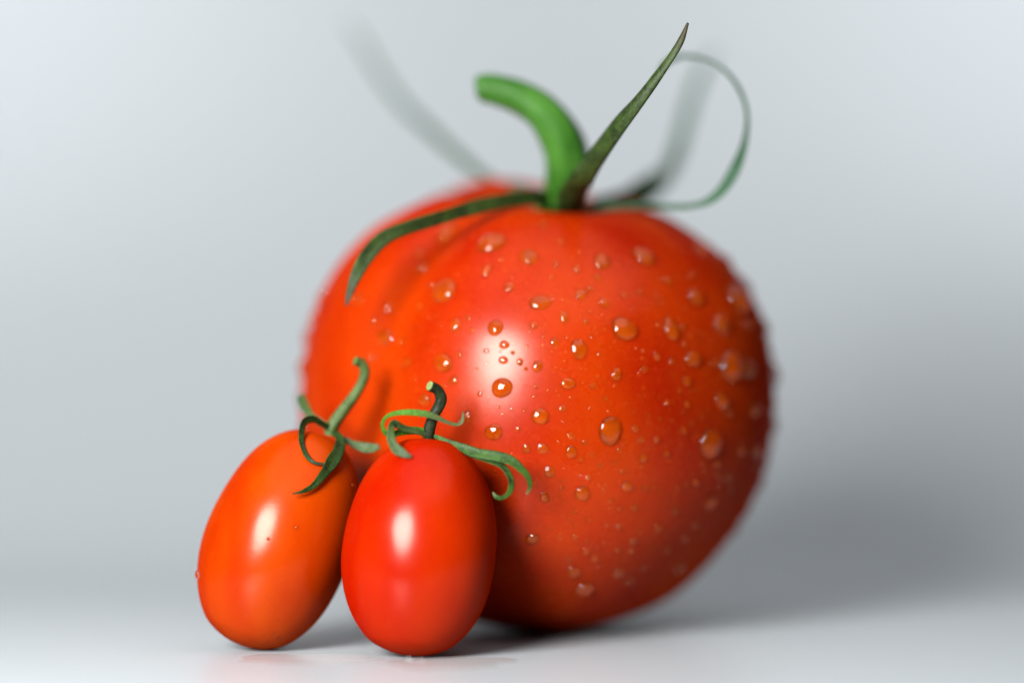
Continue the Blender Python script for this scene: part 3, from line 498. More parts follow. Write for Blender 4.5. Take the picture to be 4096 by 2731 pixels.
BEADS = [(2.62,-28.09,54.05,0.16), (22.75,-22.27,23.23,0.12), (29.83,-6.6,55.64,0.12), (-14.38,-14.84,59.62,0.1), (8.71,-29.41,19.47,0.12), (11.77,-30.83,39.37,0.08), (17.15,-28.44,36.24,0.06), (-4.83,-31.1,23.65,0.08), (22.0,-22.63,22.37,0.12), (19.04,-18.03,12.26,0.08), (9.21,-26.53,14.23,0.06), (31.45,-14.26,31.29,0.08), (12.19,-23.26,57.09,0.2), (30.26,-14.47,26.08,0.08), (25.24,-19.36,49.01,0.08), (7.76,-31.6,27.1,0.1), (22.92,-14.8,13.49,0.2), (27.35,-20.01,35.28,0.08), (-0.02,-24.46,9.98,0.2), (7.22,-31.89,41.57,0.12), (22.72,-22.57,47.21,0.1), (4.18,-32.34,41.43,0.1), (3.87,-26.67,12.7,0.12), (-0.01,-20.72,6.46,0.2), (-14.31,-28.55,32.22,0.08), (-7.99,-26.62,53.71,0.12), (9.34,-24.82,12.16,0.1), (1.13,-32.37,42.12,0.08), (22.51,-24.37,31.3,0.06), (-20.07,-19.88,47.45,0.12), (15.58,-26.3,50.24,0.1), (8.42,-30.26,47.72,0.16), (25.2,-22.17,33.85,0.08), (-6.13,-28.48,17.05,0.1), (7.1,-31.97,28.73,0.12), (-16.13,-25.9,44.51,0.16), (9.0,-31.7,39.42,0.1), (30.16,-14.74,46.59,0.1), (-1.36,-31.16,47.12,0.16), (31.11,-14.61,30.6,0.2), (6.9,-32.01,41.06,0.06), (22.1,-11.82,59.63,0.06), (18.8,-27.42,34.25,0.08), (31.34,-14.74,32.95,0.16), (25.85,-21.57,34.85,0.06), (22.45,-17.81,54.9,0.2), (17.41,-28.27,36.78,0.1), (20.69,-25.39,28.26,0.06), (7.75,-24.82,11.5,0.2), (11.44,-30.44,26.84,0.08), (27.69,-18.45,44.87,0.08), (17.24,-27.06,45.98,0.08), (24.7,-11.04,58.25,0.12), (-15.23,-26.85,43.68,0.08), (3.44,-30.56,19.87,0.06), (15.45,-29.39,33.85,0.06), (26.01,-19.67,46.66,0.08), (15.82,-24.76,16.72,0.1), (18.24,-26.89,44.21,0.1), (-12.09,-23.07,55.59,0.12), (26.4,-20.64,41.08,0.06), (4.71,-31.8,24.93,0.12), (12.4,-20.44,59.36,0.12), (24.83,-21.96,42.5,0.06), (-19.1,-11.07,61.0,0.12), (26.77,-17.58,22.59,0.1), (11.0,-31.13,39.02,0.06), (31.37,-11.64,24.19,0.16), (-13.55,-27.84,44.36,0.08), (15.34,-29.46,34.94,0.12), (1.42,-32.8,31.33,0.06), (17.5,-27.9,40.88,0.08), (7.83,-32.18,33.2,0.1), (-17.69,-17.75,54.12,0.06), (14.72,-29.69,37.73,0.1), (14.85,-27.16,49.29,0.2), (20.62,-22.99,49.98,0.08), (4.09,-29.27,51.77,0.06), (-3.11,-25.99,56.54,0.16), (4.0,-31.84,24.76,0.08), (30.02,-16.84,37.14,0.16), (21.48,-25.06,30.1,0.2), (8.16,-30.55,47.07,0.1), (-11.24,-29.03,44.66,0.1), (17.33,-27.46,44.19,0.2), (29.29,-8.96,54.85,0.12), (13.63,-30.27,35.76,0.16), (22.08,-23.4,24.68,0.06), (-1.52,-29.15,51.95,0.06), (2.57,-32.4,41.83,0.16), (10.74,-30.43,44.74,0.16), (33.42,-11.29,40.46,0.16), (23.23,-18.51,17.34,0.06), (-5.23,-29.7,49.35,0.12), (-1.02,-18.23,63.22,0.2), (-15.5,-23.37,51.19,0.16), (-15.92,-18.43,11.39,0.12), (-0.27,-26.84,55.87,0.2), (31.22,-10.22,21.89,0.16), (6.53,-32.41,36.79,0.06), (-20.56,-12.98,58.1,0.16), (2.54,-30.83,48.47,0.06), (4.28,-14.4,2.6,0.08), (-4.28,-29.44,50.45,0.06), (18.51,-20.27,55.99,0.16), (-4.88,-25.84,56.26,0.2), (-14.32,-28.59,34.43,0.2), (7.13,-26.75,55.14,0.1), (0.73,-27.61,54.83,0.08), (29.14,-16.75,44.74,0.12), (31.62,-14.04,31.54,0.08), (25.27,-19.16,22.17,0.06), (17.54,-28.14,37.78,0.06), (14.7,-23.02,13.42,0.16), (20.76,-10.16,61.31,0.16), (18.33,-26.21,46.47,0.16), (33.44,-11.58,37.94,0.16), (17.37,-27.92,29.57,0.12), (24.53,-14.43,56.03,0.12), (-4.14,-28.51,52.37,0.08), (-16.25,-17.31,10.71,0.08), (-2.83,-20.55,61.44,0.2), (20.39,-24.54,23.76,0.06), (13.17,-30.48,34.12,0.08), (26.41,-20.89,33.2,0.06), (15.72,-29.11,38.79,0.2), (-0.99,-28.98,52.35,0.12), (-1.71,-27.76,54.32,0.2), (-20.94,-16.3,52.52,0.12), (20.04,-25.34,25.57,0.16), (-5.46,-30.74,22.76,0.12), (28.16,-13.17,18.99,0.1), (17.98,-27.89,37.43,0.12), (32.37,-12.17,29.14,0.06), (-14.21,-28.62,32.6,0.1), (5.47,-32.26,40.91,0.08), (9.4,-29.36,49.36,0.08), (-18.37,-22.08,47.63,0.2), (1.8,-29.02,52.49,0.1), (25.49,-21.93,34.61,0.12), (7.76,-31.14,24.42,0.08), (-12.96,-28.05,44.95,0.1), (13.12,-30.47,36.51,0.2), (10.98,-31.29,36.35,0.16), (20.37,-21.92,18.02,0.06), (-18.42,-24.79,39.96,0.12), (-18.54,-11.88,60.45,0.06), (22.52,-7.7,61.31,0.06), (9.65,-31.37,29.1,0.16), (6.25,-23.37,58.95,0.2), (6.78,-32.37,32.58,0.12), (17.37,-27.4,26.48,0.12), (8.97,-25.12,12.34,0.2), (3.93,-32.62,30.52,0.1), (20.59,-23.96,22.58,0.2), (13.3,-30.33,37.86,0.1), (1.43,-32.75,38.44,0.16), (12.29,-26.98,17.07,0.08), (3.83,-32.76,32.36,0.08), (22.72,-24.01,41.61,0.12), (22.41,-22.41,48.2,0.2), (3.12,-32.82,32.51,0.06), (19.34,-26.94,38.38,0.1), (31.07,-12.38,24.53,0.06), (4.54,-32.28,41.65,0.12), (7.07,-31.82,42.32,0.08), (-9.53,-20.75,59.49,0.16), (-16.88,-25.11,44.74,0.16), (15.26,-28.05,46.45,0.06), (0.36,-31.13,47.62,0.08), (15.16,-29.49,37.38,0.12), (-17.87,-25.65,38.42,0.2), (16.67,-25.25,50.99,0.16), (-7.86,-28.59,50.15,0.08), (-16.61,-22.64,50.37,0.06), (-19.03,-15.24,55.88,0.12), (-1.78,-26.76,55.8,0.08), (2.94,-31.02,21.12,0.06), (13.87,-30.14,36.49,0.1), (17.18,-15.27,60.52,0.12), (9.96,-29.35,20.39,0.06), (20.87,-15.78,12.16,0.1), (0.95,-31.11,47.72,0.08), (8.77,-31.91,37.2,0.2), (6.73,-32.4,33.03,0.1), (10.86,-18.84,61.12,0.1), (19.14,-26.82,30.04,0.12), (13.28,-21.01,10.41,0.1), (0.4,-30.89,48.3,0.06), (16.09,-25.16,17.76,0.06), (12.28,-26.98,52.04,0.06), (-0.89,-30.49,49.15,0.06), (17.5,-15.01,60.51,0.06), (30.58,-13.48,25.03,0.12), (-6.66,-22.99,58.74,0.1), (26.45,-18.37,23.37,0.08), (-3.93,-26.84,55.17,0.2), (24.14,-20.25,21.82,0.12), (5.38,-24.05,9.96,0.06), (2.1,-32.9,35.07,0.16), (5.79,-28.48,15.79,0.16), (24.61,-17.2,17.79,0.1), (17.69,-26.93,45.47,0.06), (21.42,-18.63,15.18,0.06), (12.62,-18.72,60.5,0.12), (9.03,-20.35,7.65,0.16), (2.57,-32.85,36.31,0.12), (19.29,-27.01,37.9,0.1), (17.85,-28.03,35.51,0.1), (-0.96,-25.41,11.13,0.06), (-5.12,-24.73,11.33,0.08), (9.42,-30.37,23.08,0.06), (10.37,-29.45,48.38,0.16), (8.03,-32.02,31.22,0.08), (4.13,-31.92,44.16,0.16), (20.99,-25.28,28.98,0.06), (-5.38,-29.19,50.43,0.06), (26.96,-15.53,51.9,0.08), (3.36,-32.46,41.01,0.06), (-8.86,-28.1,50.43,0.16), (-9.97,-30.28,28.1,0.16), (30.17,-16.65,35.93,0.1), (-2.33,-28.92,52.19,0.1), (-4.26,-31.27,23.89,0.08), (-9.87,-24.71,55.29,0.2), (9.0,-31.76,38.72,0.08), (8.9,-31.63,40.49,0.2), (6.95,-32.34,36.45,0.1), (6.28,-30.09,49.37,0.16), (-13.24,-20.9,56.69,0.1), (-3.31,-24.37,10.39,0.16), (13.63,-28.21,21.54,0.1), (25.68,-19.18,23.17,0.16), (15.75,-17.51,9.17,0.12), (5.18,-31.98,26.42,0.12), (28.27,-18.65,31.92,0.12), (18.92,-27.22,32.27,0.12), (33.97,-10.22,40.45,0.2), (30.19,-16.5,38.86,0.2), (-9.4,-30.53,40.29,0.08), (-16.22,-12.95,60.2,0.06), (-4.24,-32.36,34.84,0.1), (30.19,-16.39,33.08,0.2), (23.81,-23.41,38.34,0.16), (-11.78,-29.92,33.8,0.1), (17.66,-11.67,6.88,0.06), (14.68,-26.04,17.75,0.12), (14.54,-21.16,11.41,0.06), (1.04,-32.73,38.71,0.16), (30.29,-15.25,44.69,0.1), (3.84,-32.2,26.81,0.12), (10.28,-29.2,49.09,0.2), (-1.72,-32.15,26.74,0.12), (14.12,-27.19,19.58,0.1), (19.65,-26.05,27.58,0.16), (-22.33,-19.09,43.27,0.2), (22.03,-20.68,18.59,0.16), (6.22,-31.74,25.94,0.2), (2.21,-32.43,41.59,0.1), (-3.8,-26.05,56.3,0.08), (4.78,-30.47,20.04,0.12), (-12.27,-20.63,10.73,0.2), (17.55,-28.07,31.85,0.06), (20.3,-7.18,62.88,0.16), (3.47,-32.38,41.59,0.12), (4.01,-32.76,32.81,0.06), (8.98,-23.59,10.66,0.12), (-1.31,-32.73,32.27,0.1), (2.07,-32.04,44.14,0.2), (25.97,-20.4,44.51,0.2), (1.95,-23.44,59.4,0.08), (3.63,-29.26,51.85,0.2), (-1.2,-26.19,56.61,0.16), (19.93,-26.28,40.93,0.2), (-20.23,-16.51,52.91,0.12), (-1.79,-32.19,27.08,0.1), (-16.38,-23.67,49.23,0.2), (-3.79,-29.55,50.41,0.12), (17.12,-28.43,33.15,0.1), (28.47,-17.31,45.57,0.2), (19.87,-25.3,24.96,0.1), (11.26,-20.99,9.22,0.08), (17.93,-21.63,55.0,0.2), (9.73,-31.24,28.3,0.06), (2.43,-32.49,41.07,0.2), (-20.11,-23.1,38.84,0.12), (20.81,-21.2,17.53,0.2), (21.08,-25.62,31.96,0.16), (13.01,-30.29,40.04,0.12), (25.54,-21.89,35.37,0.2), (21.26,-25.0,42.79,0.08), (23.22,-23.74,31.18,0.2), (13.26,-29.66,26.69,0.16), (-15.12,-26.99,43.43,0.06), (-0.53,-32.63,30.05,0.06), (9.41,-31.32,41.99,0.16), (-20.9,-16.8,51.66,0.06), (21.3,-24.39,45.37,0.06), (5.25,-32.64,33.02,0.06), (17.95,-27.69,40.24,0.12), (10.67,-29.25,20.84,0.16), (19.59,-26.89,35.45,0.2), (22.09,-19.93,17.56,0.08), (30.13,-12.31,50.54,0.16), (0.69,-26.45,56.42,0.08), (16.05,-29.09,35.04,0.16), (-26.64,-15.45,45.11,0.06), (25.8,-21.23,41.19,0.1), (30.91,-14.07,45.56,0.16), (34.93,-8.56,36.33,0.16), (23.44,-20.16,20.25,0.2), (-16.1,-27.2,29.29,0.16), (21.32,-24.54,44.71,0.1), (30.46,-14.2,46.8,0.1), (30.43,-13.59,48.08,0.08), (4.66,-26.06,56.62,0.12), (23.15,-20.23,50.96,0.16), (-8.46,-29.1,20.41,0.1), (3.35,-29.48,17.13,0.2), (25.7,-21.45,40.32,0.08), (13.82,-22.87,12.61,0.08), (28.48,-18.38,31.77,0.08), (1.17,-32.56,40.49,0.08), (-13.44,-27.68,45.29,0.08), (11.52,-29.85,45.99,0.1), (-21.45,-22.34,31.39,0.08), (25.01,-20.68,46.67,0.2), (21.35,-24.74,27.63,0.16), (6.23,-31.56,24.95,0.08), (15.08,-25.63,17.42,0.08), (17.83,-24.32,51.29,0.12), (2.58,-32.87,33.17,0.08), (1.72,-32.84,32.11,0.08), (4.31,-32.75,33.25,0.12), (20.27,-26.38,36.51,0.16), (7.89,-23.09,58.8,0.1), (10.46,-27.41,16.36,0.1), (-6.69,-24.08,57.68,0.1), (14.89,-27.09,20.35,0.08), (16.02,-15.38,7.88,0.16), (-0.63,-32.58,29.57,0.08), (17.27,-28.29,37.95,0.16), (19.43,-26.52,41.74,0.1), (24.77,-14.12,56.05,0.16), (3.93,-32.19,42.73,0.2), (11.87,-19.79,60.06,0.06), (3.73,-28.37,53.45,0.08), (-4.51,-26.23,55.86,0.12), (22.81,-23.69,28.68,0.2), (0.76,-31.3,47.1,0.12), (2.21,-29.24,52.06,0.16), (-18.46,-25.2,37.62,0.08), (29.12,-8.74,55.22,0.12), (20.84,-25.43,42.2,0.1), (25.47,-21.8,32.68,0.1), (6.61,-29.23,51.11,0.12), (-11.94,-28.23,46.39,0.1), (19.97,-26.13,29.42,0.1), (7.85,-27.59,15.12,0.1), (8.73,-30.49,46.79,0.16), (-3.03,-31.4,45.45,0.08), (25.55,-21.0,43.78,0.12), (4.9,-29.79,18.28,0.16), (3.41,-31.35,46.77,0.06), (25.05,-21.12,26.65,0.12), (28.56,-12.67,52.72,0.08), (1.07,-30.96,48.16,0.2), (4.3,-23.41,9.1,0.08), (26.38,-19.67,45.58,0.2), (-6.43,-31.24,26.44,0.16), (20.24,-20.83,53.7,0.1), (9.0,-31.13,26.13,0.2), (17.42,-25.46,49.7,0.08), (14.94,-29.34,40.69,0.2), (13.88,-25.85,52.67,0.2), (28.47,-9.07,16.06,0.16), (13.84,-30.12,37.41,0.06), (13.86,-13.68,5.47,0.08), (4.51,-32.75,34.46,0.12), (12.86,-27.59,18.97,0.06), (-18.19,-24.93,40.48,0.2), (25.1,-19.68,22.83,0.06), (24.58,-21.27,46.15,0.12), (22.33,-23.38,25.4,0.08), (-20.38,-18.0,50.26,0.06), (18.16,-22.35,53.85,0.06), (18.69,-22.96,52.46,0.1), (20.95,-25.83,37.41,0.08), (27.25,-17.21,23.04,0.16), (24.02,-20.52,49.07,0.1), (15.92,-28.8,29.83,0.1), (13.95,-18.48,8.7,0.06), (17.27,-18.3,10.96,0.1), (22.21,-24.43,41.66,0.06), (-20.47,-17.54,50.91,0.06), (-21.11,-10.69,60.34,0.16), (10.35,-31.52,35.36,0.2), (11.94,-30.96,35.79,0.08), (-9.25,-25.04,55.27,0.12), (26.76,-18.59,47.33,0.2), (29.65,-16.98,32.28,0.06), (25.6,-19.92,24.7,0.1), (29.18,-16.34,26.96,0.06), (-4.26,-31.0,22.77,0.08), (3.07,-32.86,35.19,0.08), (21.35,-25.02,29.19,0.16), (15.92,-25.36,51.6,0.06), (14.18,-30.04,35.15,0.2), (-1.23,-27.35,13.58,0.16), (10.04,-30.88,26.52,0.1), (16.49,-28.49,29.93,0.1), (-16.53,-11.72,61.28,0.06), (11.4,-30.98,39.27,0.16), (9.94,-22.84,10.31,0.06), (4.19,-32.73,36.49,0.08), (11.09,-16.89,62.32,0.06), (6.59,-32.45,34.76,0.16), (5.05,-29.98,50.05,0.08), (1.87,-22.34,60.31,0.12), (32.88,-12.26,33.06,0.12), (8.9,-27.84,52.67,0.1), (-3.52,-28.58,52.46,0.06), (27.58,-19.49,40.2,0.2), (32.64,-9.3,48.76,0.06), (25.18,-22.03,32.18,0.16), (1.38,-20.06,5.88,0.06), (22.42,-21.52,20.85,0.1), (7.41,-31.96,29.2,0.12), (4.93,-32.61,37.46,0.2), (-10.35,-27.36,50.62,0.08), (17.66,-17.15,59.06,0.1), (0.69,-31.94,44.58,0.08), (12.56,-27.37,51.12,0.16), (22.01,-24.47,42.37,0.2), (19.3,-26.85,39.76,0.12), (15.16,-29.55,34.23,0.12), (1.48,-29.41,16.76,0.16), (30.53,-12.08,50.05,0.16), (23.46,-21.51,48.13,0.2), (16.14,-27.98,25.63,0.12), (-17.98,-18.9,52.54,0.16), (19.61,-21.49,16.35,0.16), (15.92,-29.15,35.86,0.06), (14.23,-26.88,50.54,0.2), (-12.09,-20.38,58.17,0.08), (-4.1,-31.73,26.21,0.2), (15.21,-28.24,45.9,0.1), (25.16,-22.11,32.76,0.1), (-2.02,-32.49,39.1,0.16), (22.83,-21.35,21.31,0.12), (-11.13,-26.35,51.8,0.08), (6.35,-31.86,26.92,0.12), (-1.37,-30.91,20.99,0.06), (6.37,-32.03,41.7,0.2), (27.33,-19.25,43.32,0.2), (20.16,-21.64,17.27,0.16), (-21.38,-10.03,60.72,0.1), (0.48,-30.09,18.37,0.16), (13.53,-29.35,44.71,0.08), (-0.94,-21.95,60.57,0.2), (5.34,-24.56,58.06,0.06), (13.0,-17.85,60.93,0.16), (24.51,-19.1,20.46,0.2), (3.22,-31.52,22.96,0.2), (2.49,-32.56,40.49,0.1), (29.53,-14.76,48.28,0.06), (-8.43,-27.92,51.12,0.08), (27.52,-19.62,32.64,0.2), (-16.48,-26.8,38.78,0.08), (24.66,-22.33,41.18,0.12), (19.02,-26.94,40.69,0.1), (-11.28,-18.68,59.87,0.16), (4.5,-29.35,51.53,0.2), (-13.06,-19.25,58.14,0.16), (18.82,-24.78,21.11,0.16), (21.58,-18.13,55.44,0.08), (20.61,-23.36,21.19,0.16), (12.98,-30.13,28.92,0.08), (17.36,-27.05,45.76,0.06), (9.99,-31.38,39.93,0.12), (4.02,-24.75,10.46,0.2), (-14.66,-28.38,33.45,0.08), (16.9,-26.21,48.81,0.08), (31.21,-13.29,46.37,0.2), (19.65,-26.72,32.27,0.08), (18.67,-21.78,54.11,0.06), (4.88,-32.66,36.38,0.06), (7.78,-27.12,54.35,0.1), (29.7,-14.28,48.71,0.06), (-3.08,-25.7,11.85,0.06), (19.0,-26.56,27.79,0.08), (17.53,-22.11,14.85,0.2), (-10.66,-13.29,62.63,0.12), (12.39,-28.13,49.71,0.1), (9.9,-29.94,47.43,0.2), (-17.64,-19.03,52.88,0.12), (15.61,-29.29,36.53,0.1), (23.66,-23.53,32.83,0.12), (17.71,-28.04,32.7,0.12), (4.36,-32.73,32.71,0.06), (26.16,-8.68,58.33,0.1), (25.37,-21.74,40.5,0.2), (15.62,-21.98,56.41,0.08), (22.45,-12.26,59.16,0.2), (20.95,-14.05,59.08,0.06), (0.59,-31.84,45.07,0.2), (-9.74,-26.11,15.34,0.2), (16.56,-28.8,34.6,0.2), (16.31,-22.98,54.74,0.06), (15.37,-28.08,24.16,0.06), (12.03,-29.86,24.88,0.16), (27.87,-19.42,35.11,0.06), (12.54,-30.5,30.46,0.2), (4.51,-27.07,55.35,0.08), (-14.58,-26.12,20.45,0.2), (3.74,-28.17,14.76,0.06), (18.64,-24.07,50.73,0.06), (29.87,-14.35,48.18,0.12), (11.17,-29.15,21.09,0.06), (5.63,-30.48,48.65,0.12), (8.05,-31.89,39.98,0.08), (-19.08,-22.04,45.79,0.08), (5.31,-30.92,21.65,0.12), (20.28,-13.17,60.0,0.2), (10.41,-30.8,43.41,0.08), (-9.39,-29.0,21.15,0.08), (16.98,-10.15,63.34,0.06), (17.26,-23.67,16.63,0.16), (5.57,-31.89,26.18,0.12), (7.69,-21.42,60.2,0.16), (6.27,-32.39,37.96,0.1), (28.33,-14.05,51.57,0.06), (29.69,-17.26,35.4,0.08), (-9.06,-26.76,15.87,0.12), (19.61,-26.56,30.62,0.06), (21.18,-23.07,48.98,0.2), (13.92,-29.39,26.91,0.08), (18.86,-16.3,58.92,0.12), (-14.47,-26.49,46.89,0.06), (24.98,-19.56,22.3,0.16), (21.01,-12.28,60.06,0.16), (11.81,-30.97,36.96,0.06), (-11.82,-29.51,28.31,0.12), (1.42,-27.96,14.25,0.06), (12.32,-26.29,53.17,0.08), (-12.75,-28.57,25.17,0.16), (-16.22,-24.06,48.86,0.2), (5.48,-32.05,27.22,0.08), (35.0,-7.38,31.25,0.12), (8.2,-30.79,23.38,0.16), (9.24,-29.48,49.21,0.06), (20.61,-17.65,13.43,0.08), (3.1,-32.75,37.72,0.2), (-2.92,-28.83,16.29,0.1), (-9.48,-17.74,61.42,0.2), (12.26,-23.55,56.77,0.12), (-11.32,-27.5,49.3,0.06), (22.38,-17.03,55.76,0.06), (-2.88,-31.11,22.26,0.12), (25.88,-21.4,39.05,0.08), (-18.62,-25.37,31.99,0.1), (-4.06,7.43,66.76,0.2), (19.42,-26.86,32.14,0.06), (7.62,-32.23,35.8,0.2), (17.03,-26.43,48.13,0.1), (31.87,-14.24,36.77,0.1), (20.09,-22.65,51.28,0.1), (-21.2,-15.31,54.01,0.16), (33.82,-10.59,33.5,0.06), (16.83,-28.25,29.59,0.1), (19.6,-26.78,32.71,0.16), (-19.62,-12.67,59.05,0.2), (9.69,-31.59,38.36,0.06), (-19.61,-24.34,34.46,0.06), (-15.87,-21.9,52.47,0.2), (25.13,-22.1,39.38,0.12), (23.93,-23.18,31.81,0.2), (15.95,-28.73,29.45,0.16), (19.66,-16.1,58.58,0.08), (26.91,-19.71,43.3,0.06), (1.64,-31.95,24.63,0.12), (31.26,-14.91,33.27,0.08), (29.84,-17.07,35.5,0.06), (11.51,-30.69,28.68,0.1), (1.18,-32.87,36.33,0.12), (-14.82,-16.95,57.9,0.08), (12.48,-25.6,54.11,0.06), (27.71,-13.6,18.66,0.12), (12.36,-22.89,57.36,0.1), (9.14,-31.76,38.14,0.08), (14.51,-28.94,44.51,0.2), (13.32,-30.25,31.36,0.1), (16.89,-27.92,27.72,0.06), (-0.46,-20.27,6.12,0.12), (-5.57,-30.19,21.01,0.06), (-25.44,-13.88,17.53,0.1), (15.4,-28.33,25.29,0.12), (10.31,-29.0,19.77,0.06), (-6.71,-30.56,23.34,0.16), (19.57,-25.67,25.46,0.12), (24.2,-22.88,31.46,0.12), (-1.99,-22.76,59.83,0.06), (19.09,-11.46,61.62,0.08), (0.31,-32.18,26.0,0.1), (5.77,-32.58,35.37,0.06), (27.97,-18.23,28.12,0.06), (11.2,-26.42,53.7,0.06), (20.36,-26.02,40.49,0.2), (2.72,-32.73,38.39,0.2), (-3.04,-29.71,50.36,0.16), (-4.61,-30.95,22.81,0.12), (11.33,-30.03,45.57,0.2), (-15.57,-26.53,43.89,0.08), (-18.91,-15.51,55.58,0.1), (6.83,-29.83,19.3,0.08), (17.46,-15.34,8.9,0.1), (-19.68,-16.13,54.04,0.2), (0.44,-32.43,27.78,0.08), (4.11,-32.79,34.99,0.08), (-3.89,-32.12,28.95,0.12)]
CHERRY_DROPLETS = [(-50.16, -32.05, 11.32, 0.62, 'O', 'single water drop on the left outline of the orange cherry tomato'), (-35.15, -39.57, 18.71, 0.28, 'O', "pinpoint drop with a white glint right of the orange tomato's highlight"), (-39.23, -40.1, 17.1, 0.26, 'O', "tiny brownish drop inside the orange cherry tomato's highlight"), (-27.47, -31.63, 24.22, 0.5, 'O', 'small drop in the cleft between the two cherry tomatoes')]
# ---------------------------------------------------------------- helpers
def link(o, parent=None):
    scene.collection.objects.link(o)
    if parent is not None:
        o.parent = parent
    return o

def mesh_object(name, verts, faces, mats, parent=None, origin=(0, 0, 0), smooth=True, slots=None, along=None):
    ox, oy, oz = origin
    me = bpy.data.meshes.new(name)
    me.from_pydata([((x - ox) * MM, (y - oy) * MM, (z - oz) * MM) for x, y, z in verts], [], faces)
    for m in mats:
        me.materials.append(m)
    if slots:
        me.polygons.foreach_set("material_index", slots)
    if smooth:
        me.polygons.foreach_set("use_smooth", [True] * len(me.polygons))
    if along:
        at = me.attributes.new("along", 'FLOAT', 'POINT')
        at.data.foreach_set("value", along)
    me.update()
    o = bpy.data.objects.new(name, me)
    link(o, parent)
    if parent is None:
        o.location = (ox * MM, oy * MM, oz * MM)
    return o

def thing(name, label, category, at, group=None):
    o = bpy.data.objects.new(name, None)
    o.empty_display_size = 0.005
    link(o)
    o.location = tuple(c * MM for c in at)
    tag(o, label, category, group)
    return o

def tag(o, label, category, group=None):
    o["label"] = label
    o["category"] = category
    if group:
        o["group"] = group

class Nodes:
    def __init__(self, name):
        self.mat = bpy.data.materials.new(name)
        self.mat.use_nodes = True
        self.t = self.mat.node_tree
        self.bsdf = self.t.nodes["Principled BSDF"]
    def add(self, kind, **kw):
        n = self.t.nodes.new(kind)
        for k, v in kw.items():
            if k in n.inputs:
                n.inputs[k].default_value = v
            else:
                setattr(n, k, v)
        return n
    def wire(self, a, ao, b, bi):
        self.t.links.new(a.outputs[ao], b.inputs[bi])
    def ramp(self, stops):
        n = self.t.nodes.new("ShaderNodeValToRGB")
        el = n.color_ramp.elements
        while len(el) < len(stops):
            el.new(0.5)
        for e, (p, c) in zip(el, stops):
            e.position = p
            e.color = (c[0], c[1], c[2], 1.0)
        return n
    def mapped(self, scale, rotation=(0, 0, 0)):
        tc = self.add("ShaderNodeTexCoord")
        mp = self.add("ShaderNodeMapping")
        mp.inputs["Scale"].default_value = scale
        mp.inputs["Rotation"].default_value = rotation
        self.wire(tc, "Object", mp, "Vector")
        return mp
    def noise(self, vec, scale, detail=3.0, rough=0.55):
        n = self.add("ShaderNodeTexNoise", Scale=scale, Detail=detail, Roughness=rough)
        self.wire(vec, "Vector", n, "Vector")
        return n

def mix(n, fac_node, fac_out, a, b, factor=None, blend='MIX'):
    m = n.t.nodes.new("ShaderNodeMix")
    m.data_type = 'RGBA'
    m.blend_type = blend
    if fac_node is not None:
        n.t.links.new(fac_node.outputs[fac_out], m.inputs[0])
    else:
        m.inputs[0].default_value = factor
    for i, v in ((6, a), (7, b)):
        if isinstance(v, tuple):
            m.inputs[i].default_value = (v[0], v[1], v[2], 1.0)
        else:
            n.t.links.new(v, m.inputs[i])
    return m.outputs[2]

